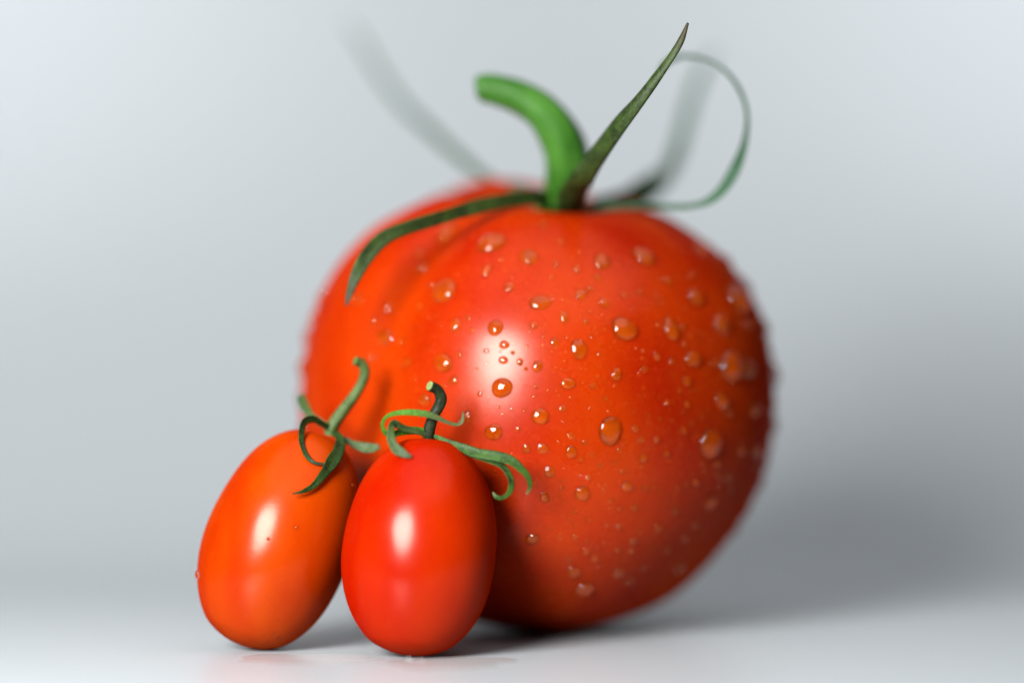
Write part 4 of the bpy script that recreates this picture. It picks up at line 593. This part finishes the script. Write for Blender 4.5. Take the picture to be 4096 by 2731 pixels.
# ---------------------------------------------------------------- materials
def skin_material(name, red, orange, stretch, balance, rough, wet=False, rotation=(0, 0, 0), blemish=False, sss=2.4, gloss=0.0185, edge=0.0, flecks=0.5):
    n = Nodes(name)
    b = n.bsdf
    streak = n.noise(n.mapped(stretch, rotation), 60.0, 3.0, 0.5)
    ramp = n.ramp([(balance - 0.16, red), (balance + 0.16, orange)])
    n.wire(streak, "Fac", ramp, "Fac")
    flat = n.mapped((1, 1, 1))
    fleck = n.noise(flat, 1200.0, 3.0, 0.65)
    fr = n.ramp([(0.56, (0, 0, 0)), (0.74, (flecks, flecks, flecks))])
    n.wire(fleck, "Fac", fr, "Fac")
    pale = tuple(min(1.0, c * 1.15 + 0.004) for c in orange)
    col = mix(n, fr, "Color", ramp.outputs["Color"], pale)
    if blemish:
        spot = n.noise(flat, 330.0, 4.0, 0.7)
        where = n.noise(flat, 70.0, 1.0, 0.5)
        mul = n.add("ShaderNodeMath", operation='MULTIPLY')
        n.wire(spot, "Fac", mul, 0)
        n.wire(where, "Fac", mul, 1)
        sr = n.ramp([(0.39, (0, 0, 0)), (0.45, (0.75, 0.75, 0.75))])
        n.wire(mul, "Value", sr, "Fac")
        col = mix(n, sr, "Color", col, (0.16, 0.022, 0.006))
    n.t.links.new(col, b.inputs["Base Color"])
    b.inputs["Subsurface Weight"].default_value = 0.25
    b.inputs["Subsurface Radius"].default_value = (1.0, 0.22, 0.06)
    b.inputs["Subsurface Scale"].default_value = sss * MM
    b.inputs["IOR"].default_value = 1.45
    if wet:
        b.inputs["Specular IOR Level"].default_value = 0.0
        b.inputs["Roughness"].default_value = 0.6
        b.inputs["Subsurface Weight"].default_value = 0.0
        return n.mat
    rn = n.noise(flat, 260.0, 4.0, 0.6)
    mr = n.add("ShaderNodeMapRange")
    mr.inputs["To Min"].default_value = rough - 0.04
    mr.inputs["To Max"].default_value = rough + 0.05
    n.wire(rn, "Fac", mr, "Value")
    n.wire(mr, "Result", b, "Roughness")
    bump = n.add("ShaderNodeBump", Strength=0.10, Distance=0.0001)
    grain = n.noise(flat, 1600.0, 3.0, 0.6)
    n.wire(grain, "Fac", bump, "Height")
    n.wire(bump, "Normal", b, "Normal")
    # waxy bloom: a soft gloss that does not turn into a mirror at grazing angles
    b.inputs["Specular IOR Level"].default_value = 0.0
    gl = n.add("ShaderNodeBsdfGlossy")
    gl.inputs["Color"].default_value = (1.0, 0.80, 0.71, 1.0)
    n.wire(mr, "Result", gl, "Roughness")
    n.wire(bump, "Normal", gl, "Normal")
    lw = n.add("ShaderNodeLayerWeight", Blend=0.5)
    p5 = n.add("ShaderNodeMath", operation='POWER')
    p5.inputs[1].default_value = 4.0
    n.wire(lw, "Facing", p5, 0)
    mad = n.add("ShaderNodeMath", operation='MULTIPLY_ADD')
    mad.inputs[1].default_value = edge
    mad.inputs[2].default_value = gloss
    n.wire(p5, "Value", mad, 0)
    ms = n.add("ShaderNodeMixShader")
    n.wire(mad, "Value", ms, "Fac")
    n.wire(b, "BSDF", ms, 1)
    n.wire(gl, "BSDF", ms, 2)
    out = next(x for x in n.t.nodes if x.type == 'OUTPUT_MATERIAL')
    n.wire(ms, "Shader", out, "Surface")
    return n.mat

def leaf_material(name, green, dark, tip, tip_start=0.82, grain=420.0, rough=0.55):
    green, dark, tip = ((q[0] * 0.24, q[1] * 0.31, q[2] * 0.20) for q in (green, dark, tip))
    n = Nodes(name)
    b = n.bsdf
    vec = n.mapped((1, 1, 1))
    mottle = n.noise(vec, grain, 5.0, 0.7)
    r = n.ramp([(0.36, dark), (0.62, green)])
    n.wire(mottle, "Fac", r, "Fac")
    fine = n.noise(vec, 2600.0, 2.0, 0.6)
    fr = n.ramp([(0.50, (0, 0, 0)), (0.72, (0.6, 0.6, 0.6))])
    n.wire(fine, "Fac", fr, "Fac")
    col = mix(n, fr, "Color", r.outputs["Color"], tuple(min(1, c * 1.5 + 0.008) for c in green))
    at = n.add("ShaderNodeAttribute", attribute_name="along")
    tr = n.ramp([(tip_start, (0, 0, 0)), (min(tip_start + 0.14, 1.0), (1, 1, 1))])
    n.wire(at, "Fac", tr, "Fac")
    col = mix(n, tr, "Color", col, tip)
    n.t.links.new(col, b.inputs["Base Color"])
    b.inputs["Roughness"].default_value = rough
    b.inputs["Specular IOR Level"].default_value = 0.2
    b.inputs["Subsurface Weight"].default_value = 0.12
    b.inputs["Subsurface Radius"].default_value = (0.4, 1.0, 0.2)
    b.inputs["Subsurface Scale"].default_value = 0.5 * MM
    bump = n.add("ShaderNodeBump", Strength=0.6, Distance=0.00012)
    n.wire(fine, "Fac", bump, "Height")
    n.wire(bump, "Normal", b, "Normal")
    return n.mat

def water_material():
    n = Nodes("water")
    b = n.bsdf
    b.inputs["Base Color"].default_value = (1, 1, 1, 1)
    b.inputs["Transmission Weight"].default_value = 1.0
    b.inputs["Roughness"].default_value = 0.06
    b.inputs["IOR"].default_value = 1.40
    return n.mat

def paper_material(name, rough=0.40, spec=0.45, low=(0.302, 0.333, 0.350), high=(0.322, 0.353, 0.370)):
    n = Nodes(name)
    b = n.bsdf
    vec = n.mapped((1, 1, 1))
    f = n.noise(vec, 500.0, 4.0, 0.6)
    r = n.ramp([(0.3, low), (0.7, high)])
    n.wire(f, "Fac", r, "Fac")
    n.wire(r, "Color", b, "Base Color")
    b.inputs["Roughness"].default_value = rough
    b.inputs["Specular IOR Level"].default_value = spec
    if spec > 0:
        bump = n.add("ShaderNodeBump", Strength=0.12, Distance=0.00008)
        g = n.noise(vec, 1100.0, 3.0, 0.6)
        n.wire(g, "Fac", bump, "Height")
        n.wire(bump, "Normal", b, "Normal")
    return n.mat

RED_SKIN = ((0.2024, 0.00584, 7e-05), (0.2641, 0.01823, 7e-05))
M_BIG = skin_material("tomato_skin", *RED_SKIN, (1, 1, 0.55), 0.5, 0.27)
M_BIG_WET_BRIGHT = skin_material("brightened_wet_skin", (0.296, 0.0296, 0.00059), (0.3478, 0.05328, 0.00074), (1, 1, 0.55), 0.5, 0.23, wet=True)  # brighter, yellower than dry skin: light gathered by the drops painted in
M_RED = skin_material("red_cherry_skin", (0.2146, 0.00429, 7e-05), (0.2664, 0.01258, 7e-05), (1.3, 1.3, 0.4), 0.52, 0.22, sss=2.0, flecks=0.32, gloss=0.015)
M_ORANGE = skin_material("orange_cherry_skin", (0.2183, 0.00925, 7e-05), (0.2775, 0.0275, 0.00015), (1.5, 1.5, 0.35), 0.47, 0.22,
                         rotation=(0, math.radians(20), 0), blemish=True, sss=2.0, flecks=0.28, gloss=0.015)
M_CHERRY_WET = skin_material("wetted_cherry_skin", (0.2664, 0.02072, 0.00059), (0.296, 0.037, 0.00074), (1, 1, 1), 0.5, 0.2, wet=True)
M_WATER = water_material()
M_PAPER = paper_material("white_paper")
M_PAPER_WET = paper_material("wetted_paper", 0.8, 0.0)
M_SMEAR = paper_material("wet_paper_tomato_light", 0.24, 0.6, (0.345, 0.335, 0.34), (0.375, 0.365, 0.37))  # wet film; its pink tint paints in light thrown by the tomatoes
M_STEM_BIG = leaf_material("fresh_green_stem", (0.13, 0.34, 0.055), (0.045, 0.18, 0.02), (0.13, 0.24, 0.07), 0.92, 160.0, 0.4)
M_STEM_DARK = leaf_material("dark_dry_stem", (0.045, 0.06, 0.022), (0.012, 0.018, 0.008), (0.05, 0.055, 0.03), 0.95, 500.0)
M_STEM_PALE = leaf_material("pale_green_stem", (0.20, 0.25, 0.09), (0.10, 0.15, 0.045), (0.12, 0.17, 0.06), 0.9, 420.0)
M_CUT = leaf_material("pale_cut_pith", (0.62, 0.60, 0.33), (0.45, 0.42, 0.20), (0.62, 0.60, 0.33), 0.98, 800.0)
M_CUT_DULL = leaf_material("dull_cut_pith", (0.13, 0.20, 0.07), (0.06, 0.10, 0.03), (0.13, 0.2, 0.07), 0.98, 500.0)
M_CUT_GREEN = leaf_material("green_cut_pith", (0.22, 0.30, 0.10), (0.15, 0.22, 0.06), (0.22, 0.30, 0.10), 0.98, 800.0)
M_LEAF = leaf_material("green_sepal", (0.085, 0.125, 0.025), (0.016, 0.032, 0.007), (0.10, 0.060, 0.030), 0.82)
M_LEAF_DARK = leaf_material("dark_green_sepal", (0.038, 0.095, 0.010), (0.006, 0.016, 0.003), (0.09, 0.075, 0.04), 0.86)
M_LEAF_BRIGHT = leaf_material("bright_green_sepal", (0.15, 0.36, 0.016), (0.030, 0.10, 0.006), (0.17, 0.17, 0.08), 0.62)
M_LEAF_MID = leaf_material("mid_green_sepal", (0.10, 0.22, 0.030), (0.014, 0.038, 0.006), (0.42, 0.37, 0.24), 0.90)
M_LEAF_BLUE = leaf_material("dusty_blue_green_sepal", (0.11, 0.18, 0.14), (0.05, 0.10, 0.07), (0.20, 0.15, 0.14), 0.85)
M_LEAF_TEAL = leaf_material("blue_green_sepal", (0.12, 0.23, 0.19), (0.06, 0.13, 0.10), (0.10, 0.10, 0.08), 0.9)
M_LEAF_PALE = leaf_material("grey_green_sepal", (0.14, 0.20, 0.075), (0.07, 0.11, 0.035), (0.12, 0.08, 0.045), 0.85)

# ---------------------------------------------------------------- white paper sweep: the surface the tomatoes stand on, rising behind them
SWEEP_START, SWEEP_RADIUS, SWEEP_ANGLE = 88.0, 200.0, 86.0
SWEEP_LEFT, SWEEP_RIGHT = -300.0, 190.0

def backdrop():
    prof = [(-100.0 + 12 * k, 0.0) for k in range(100) if -100.0 + 12 * k < SWEEP_START]
    a1 = math.radians(SWEEP_ANGLE)
    for i in range(49):
        a = a1 * i / 48
        prof.append((SWEEP_START + SWEEP_RADIUS * math.sin(a), SWEEP_RADIUS * (1 - math.cos(a))))
    y0, z0 = prof[-1]
    for k in range(1, 13):
        prof.append((y0 + math.cos(a1) * 18 * k, z0 + math.sin(a1) * 18 * k))
    xs = [SWEEP_LEFT + (SWEEP_RIGHT - SWEEP_LEFT) * i / 40 for i in range(41)]
    nx = len(xs)
    verts = [(x, p[0], p[1]) for p in prof for x in xs]
    faces = [(i * nx + j, i * nx + j + 1, (i + 1) * nx + j + 1, (i + 1) * nx + j) for i in range(len(prof) - 1) for j in range(nx - 1)]
    o = mesh_object("backdrop", verts, faces, [M_PAPER])
    so = o.modifiers.new("sheet", 'SOLIDIFY')
    so.thickness = 0.0006
    so.offset = -1.0
    o["kind"] = "structure"
    o["label"] = "seamless white paper sweep the tomatoes stand on, rising behind them"

backdrop()

# ---------------------------------------------------------------- sepals and stems
def along_curve(pts, n):
    return [catmull(pts, i / (n - 1)) for i in range(n)]

def sides_of(ring, facing):
    n = len(ring)
    out = []
    prev = None
    for i in range(n):
        a = Vector(ring[max(i - 1, 0)][:3])
        b = Vector(ring[min(i + 1, n - 1)][:3])
        t = (b - a).normalized()
        s = t.cross(Vector(facing))
        if s.length < 0.25:
            s = prev.copy() if prev is not None else t.cross(Vector((0, 0, 1)))
        s.normalize()
        if prev is not None and s.dot(prev) < 0:
            s = -s if abs(s.dot(prev)) > 0.2 else prev.copy()
        prev = s
        out.append((t, s))
    for _ in range(3):
        sm = []
        for i in range(n):
            s = out[max(i - 1, 0)][1] + out[i][1] * 2 + out[min(i + 1, n - 1)][1]
            s = s - out[i][0] * s.dot(out[i][0])
            sm.append((out[i][0], s.normalized()))
        out = sm
    return out

def sepal(pts, mat, parent, origin, seed, facing=(0, -1, 0.15), fold=0.22, thick=0.42, n=56):
    rnd = random.Random(seed)
    ph = [rnd.uniform(0, 6.28) for _ in range(6)]
    ring = along_curve(pts, n)
    fr = sides_of(ring, facing)
    K = 5
    verts, al = [], []
    for i, (x, y, z, w, tw) in enumerate(ring):
        t, s = fr[i]
        u = i / (n - 1)
        nrm = s.cross(t).normalized()
        a = math.radians(tw)
        sd = s * math.cos(a) + nrm * math.sin(a)
        nm = sd.cross(t).normalized()
        c = Vector((x, y, z))
        wl = max(w, 0.06) * 0.5 * (1 + 0.07 * math.sin(17 * u + ph[0]) + 0.05 * math.sin(31 * u + ph[1]))
        wr = max(w, 0.06) * 0.5 * (1 + 0.07 * math.sin(15 * u + ph[2]) + 0.05 * math.sin(37 * u + ph[3]))
        th = thick * min(1.0, 0.35 + w / 3.0)
        front, back = [], []
        for j in range(-K, K + 1):
            q = j / K
            half = wr if q > 0 else wl
            lift = fold * half * (q * q) + 0.06 * half * math.sin(23 * u + ph[4] + 2 * q)
            vein = 0.07 * th * math.exp(-(q / 0.16) ** 2)
            edge = math.sqrt(max(0.0, 1 - q * q))
            front.append(c + sd * (half * q) - nm * lift * -1 + nm * (0.5 * th * edge - vein))
            back.append(c + sd * (half * q) - nm * lift * -1 - nm * (0.5 * th * edge + vein))
        loop = front + back[-2:0:-1]
        verts += [tuple(p) for p in loop]
        al += [u] * len(loop)
    m = 4 * K
    faces = []
    for i in range(n - 1):
        for j in range(m):
            k = (j + 1) % m
            faces.append((i * m + j, i * m + k, (i + 1) * m + k, (i + 1) * m + j))
    faces.append(tuple(range(m)))
    faces.append(tuple((n - 1) * m + j for j in reversed(range(m))))
    return mesh_object("sepal", verts, faces, [mat], parent, origin, along=al)

def stem(pts, mat, cut_mat, parent, origin, seed, n=44, m=22, ridges=5, rough=0.05):
    rnd = random.Random(seed)
    p0, p1 = rnd.uniform(0, 6), rnd.uniform(0, 6)
    ring = along_curve(pts, n)
    fr = sides_of(ring, (0, -1, 0.05))
    verts, al = [], []
    for i, (x, y, z, w, tw) in enumerate(ring):
        t, s = fr[i]
        nm = s.cross(t).normalized()
        u = i / (n - 1)
        for j in range(m):
            a = 2 * math.pi * j / m
            r = 0.5 * w * (1 + rough * math.sin(ridges * a + p0 + 2 * u) + 0.03 * math.sin(14 * u + p1) + 0.025 * math.sin(3 * a + 25 * u))
            p = Vector((x, y, z)) + (s * math.cos(a) + nm * math.sin(a)) * r
            verts.append(tuple(p))
            al.append(u)
    faces = []
    for i in range(n - 1):
        for j in range(m):
            k = (j + 1) % m
            faces.append((i * m + k, i * m + j, (i + 1) * m + j, (i + 1) * m + k))
    faces.append(tuple(reversed(range(m))))
    faces.append(tuple((n - 1) * m + j for j in range(m)))
    o = mesh_object("stem", verts, faces, [mat], parent, origin, along=al)
    # the cut face: a shallow, slightly sunken disc on the end
    x, y, z, w, tw = ring[-1]
    t, s = fr[-1]
    nm = s.cross(t).normalized()
    c = Vector((x, y, z))
    cv, cf = [tuple(c + t * 0.05)], []
    for q, h in ((0.45, 0.10), (0.8, 0.16), (0.97, 0.06), (0.9, -0.15)):
        for j in range(m):
            a = 2 * math.pi * j / m
            r = 0.5 * w * q * (1 + rough * math.sin(ridges * a + p0 + 2))
            cv.append(tuple(c + (s * math.cos(a) + nm * math.sin(a)) * r + t * h))
    for j in range(m):
        cf.append((0, 1 + j, 1 + (j + 1) % m))
    for k in range(3):
        for j in range(m):
            l = (j + 1) % m
            cf.append((1 + k * m + j, 1 + (k + 1) * m + j, 1 + (k + 1) * m + l, 1 + k * m + l))
    ce = mesh_object("cut_end", cv, cf, [cut_mat], o, origin, along=[0.0] * len(cv))
    return o

# ---------------------------------------------------------------- the large tomato
bv, bf = big_grid()
BIG_BVH = BVHTree.FromPolygons(bv, bf)
ORIGIN = (BIG_AT[0], BIG_AT[1], 0.0)
tomato = thing("tomato", "large round red tomato covered in water drops, with green stem and calyx", "tomato", ORIGIN)
mesh_object("body", bv, bf, [M_BIG], tomato, ORIGIN)
stem(BIG_STEM, M_STEM_BIG, M_CUT_DULL, tomato, ORIGIN, 3, rough=0.05, ridges=7)
for i, (key, mat) in enumerate((("sharp", M_LEAF), ("draped", M_LEAF), ("back_left", M_LEAF_BLUE), ("back_right", M_LEAF_TEAL),
                                ("curled", M_LEAF_TEAL), ("short", M_LEAF))):
    o = sepal(BIG_SEPALS[key], mat, tomato, ORIGIN, 20 + i, thick=0.5 if key != "curled" else 0.35)
    o["label"] = {"sharp": "upright olive green sepal with brown tip", "draped": "sepal draped down over the shoulder to the left",
                  "back_left": "blurred sepal reaching up behind to the left", "back_right": "blurred upright sepal behind",
                  "curled": "thin sepal curling round in a loop", "short": "short dark sepal stub behind"}[key]

# ---------------------------------------------------------------- the two cherry tomatoes
CH_GROUP = "cherry tomatoes leaning on the large tomato"
def cherry(spec, label, mat, stem_pts, stem_mat, cut, sepals, mats, seed):
    v, f = cherry_grid(spec)
    low = min(v, key=lambda p: p[2])
    org = (low[0], low[1], 0.0)
    t = thing("cherry_tomato", label, "tomato", org, CH_GROUP)
    mesh_object("body", v, f, [mat], t, org)
    stem(stem_pts, stem_mat, cut, t, org, seed, n=36, m=16, rough=0.05)
    for i, k in enumerate(sepals):
        sepal(sepals[k], mats[k], t, org, seed + 5 + i, thick=0.34, fold=0.25)
    return BVHTree.FromPolygons(v, f)

RED_BVH = cherry(CHERRY_RED, "oval red cherry tomato standing upright, dark stem with pale cut end", M_RED, RED_STEM, M_STEM_DARK, M_CUT,
                 RED_SEPALS, {"looped": M_LEAF_BRIGHT, "drooping": M_LEAF_PALE, "arched": M_LEAF_MID, "hooked": M_LEAF_MID}, 40)
ORANGE_BVH = cherry(CHERRY_ORANGE, "oval orange-red cherry tomato tilted to the right, long pale green stem", M_ORANGE, ORANGE_STEM, M_STEM_PALE,
                    M_CUT_GREEN, ORANGE_SEPALS, {"backward": M_LEAF_PALE, "looped": M_LEAF_DARK, "pointed": M_LEAF_DARK, "blunt": M_LEAF_PALE}, 60)

# ---------------------------------------------------------------- water drops: clear domes that sit on the skin
def dome(bvh, centre, rx, ry, slant, seed, height, rings=8, segs=22, sag=0.12):
    rnd = random.Random(seed)
    ph = [rnd.uniform(0, 6.28) for _ in range(3)]
    am = rnd.uniform(0.02, 0.07), rnd.uniform(0.01, 0.05)
    s, nrm, _, _ = bvh.find_nearest(Vector(centre))
    up = Vector((0, 0, 1))
    t2 = up - nrm * up.dot(nrm)
    if t2.length < 0.1:
        t2 = Vector((0, 1, 0)) - nrm * nrm.y
    t2.normalize()
    t1 = t2.cross(nrm).normalized()
    if t1.x < 0 and abs(t1.x) > 0.3:
        t1 = -t1
    a = math.radians(slant)
    e1, e2 = t1 * math.cos(a) - t2 * math.sin(a), t1 * math.sin(a) + t2 * math.cos(a)
    def at(rho, ang, h):
        k = 1 + am[0] * math.sin(2 * ang + ph[0]) + am[1] * math.sin(3 * ang + ph[1])
        q = s + e1 * (rx * rho * math.cos(ang) * k) + e2 * (ry * rho * math.sin(ang) * k)
        p, n, _, _ = bvh.find_nearest(q)
        return p + n * (h + 0.012)
    R = (rx + ry) * 0.5
    H = height * R
    verts = [tuple(at(0, 0, H))]
    for i in range(1, rings + 1):
        th = 0.5 * math.pi * i / rings
        rho = math.sin(th)
        for j in range(segs):
            ang = 2 * math.pi * j / segs
            lowside = -math.sin(ang) * sag * rho
            h = H * (math.cos(th) ** 0.92) * (1 + lowside) if i < rings else 0.0
            verts.append(tuple(at(rho, ang, h)))
    faces = [(0, 1 + j, 1 + (j + 1) % segs) for j in range(segs)]
    for i in range(rings - 1):
        p, q = 1 + i * segs, 1 + (i + 1) * segs
        for j in range(segs):
            k = (j + 1) % segs
            faces.append((p + j, q + j, q + k, p + k))
    slots = [0] * len(faces)
    rim = 1 + (rings - 1) * segs
    # wetted patch under the water; on the large tomato its colour carries gathered light
    prev = rim
    for rho in (0.66, 0.33):
        st = len(verts)
        for j in range(segs):
            verts.append(tuple(at(rho, 2 * math.pi * j / segs, 0.0)))
        for j in range(segs):
            k = (j + 1) % segs
            faces.append((prev + j, st + j, st + k, prev + k))
            slots.append(1)
        prev = st
    verts.append(tuple(at(0, 0, 0.0)))
    for j in range(segs):
        faces.append((prev + j, len(verts) - 1, prev + (j + 1) % segs))
        slots.append(1)
    # make every face look outwards
    a0, b0, c0 = (Vector(verts[k]) for k in faces[0])
    if (b0 - a0).cross(c0 - a0).dot(nrm) < 0:
        faces = [tuple(reversed(f)) for f in faces]
    return verts, faces, slots, tuple(s)

DROP_GROUP = "water drops on the large tomato: "
for i, (x, y, z, rx, ry, slant, zn, own) in enumerate(DROPLETS):
    rnd = random.Random(1000 + i)
    v, f, sl, c = dome(BIG_BVH, (x, y, z), rx, ry, slant, 77 + i, rnd.uniform(0.38, 0.52), *((9, 26) if rx > 0.6 else (6, 16)))
    o = mesh_object("water_drop", v, f, [M_WATER, M_BIG_WET_BRIGHT], None, c, slots=sl)
    o.cycles.is_caustics_caster = True
    o.cycles.is_caustics_receiver = True
    tag(o, own or ZONES[zn][1], "water drop", DROP_GROUP + ZONES[zn][0])
for i, (x, y, z, r, which, own) in enumerate(CHERRY_DROPLETS):
    v, f, sl, c = dome(ORANGE_BVH if which == 'O' else RED_BVH, (x, y, z), r, r * 1.1, 0, 300 + i, 0.7, 7, 18)
    o = mesh_object("water_drop", v, f, [M_WATER, M_CHERRY_WET], None, c, slots=sl)
    tag(o, own, "water drop", "water drops on the cherry tomatoes")

bead_v, bead_f, bead_s = [], [], []
for i, (x, y, z, r) in enumerate(BEADS):
    v, f, sl, c = dome(BIG_BVH, (x, y, z), r, r, 0, 900 + i, 0.7, 4, 10, 0.0)
    k = len(bead_v)
    bead_v += v
    bead_f += [tuple(a + k for a in q) for q in f]
    bead_s += sl
o = mesh_object("water_mist", bead_v, bead_f, [M_WATER, M_BIG_WET_BRIGHT], None, (0, 0, 0), slots=bead_s)
o["kind"] = "stuff"
tag(o, "fine mist of pinpoint water beads scattered over the large tomato", "water")

# ---------------------------------------------------------------- water lying on the paper
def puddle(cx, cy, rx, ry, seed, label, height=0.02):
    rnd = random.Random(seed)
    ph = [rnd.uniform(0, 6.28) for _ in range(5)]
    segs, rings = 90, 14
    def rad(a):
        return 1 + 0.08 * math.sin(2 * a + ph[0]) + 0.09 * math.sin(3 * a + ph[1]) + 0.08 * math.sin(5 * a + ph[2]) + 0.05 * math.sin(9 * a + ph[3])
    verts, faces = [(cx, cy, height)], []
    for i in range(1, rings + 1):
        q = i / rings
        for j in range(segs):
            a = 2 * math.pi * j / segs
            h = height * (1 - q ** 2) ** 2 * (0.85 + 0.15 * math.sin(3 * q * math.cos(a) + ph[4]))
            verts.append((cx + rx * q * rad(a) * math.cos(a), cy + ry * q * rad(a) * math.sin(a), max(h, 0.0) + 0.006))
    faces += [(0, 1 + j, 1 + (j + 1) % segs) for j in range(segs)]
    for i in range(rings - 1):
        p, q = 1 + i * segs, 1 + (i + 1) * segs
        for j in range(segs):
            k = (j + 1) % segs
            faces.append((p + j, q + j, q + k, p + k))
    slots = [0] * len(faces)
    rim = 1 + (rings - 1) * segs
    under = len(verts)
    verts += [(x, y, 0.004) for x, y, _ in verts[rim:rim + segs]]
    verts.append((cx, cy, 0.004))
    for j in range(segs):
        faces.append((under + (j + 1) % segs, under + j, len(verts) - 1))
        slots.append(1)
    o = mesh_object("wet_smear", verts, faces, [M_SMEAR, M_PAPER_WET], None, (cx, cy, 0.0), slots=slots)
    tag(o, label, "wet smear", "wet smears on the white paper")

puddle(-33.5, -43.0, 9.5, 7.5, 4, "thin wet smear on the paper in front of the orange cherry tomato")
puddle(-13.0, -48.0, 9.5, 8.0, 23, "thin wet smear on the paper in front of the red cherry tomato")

# a few beads of water on the paper by the cherry tomatoes
flat = BVHTree.FromPolygons([(-200, -80, 0), (200, -80, 0), (200, 60, 0), (-200, 60, 0)], [(0, 1, 2, 3)])
for i, (x, y, r, own) in enumerate(((-18.6, -45.2, 0.62, "clear bead of water at the foot of the red cherry tomato, left one of two"),
                                    (-16.9, -45.6, 0.55, "clear bead of water at the foot of the red cherry tomato, right one of two"))):
    v, f, sl, c = dome(flat, (x, y, 0.0), r, r, 0, 500 + i, 0.8, 7, 18, 0.0)
    o = mesh_object("water_drop", v, f, [M_WATER, M_PAPER_WET], None, c, slots=sl)
    o.cycles.is_caustics_caster = True
    o.cycles.is_caustics_receiver = True
    tag(o, own, "water drop", "beads of water on the white paper")
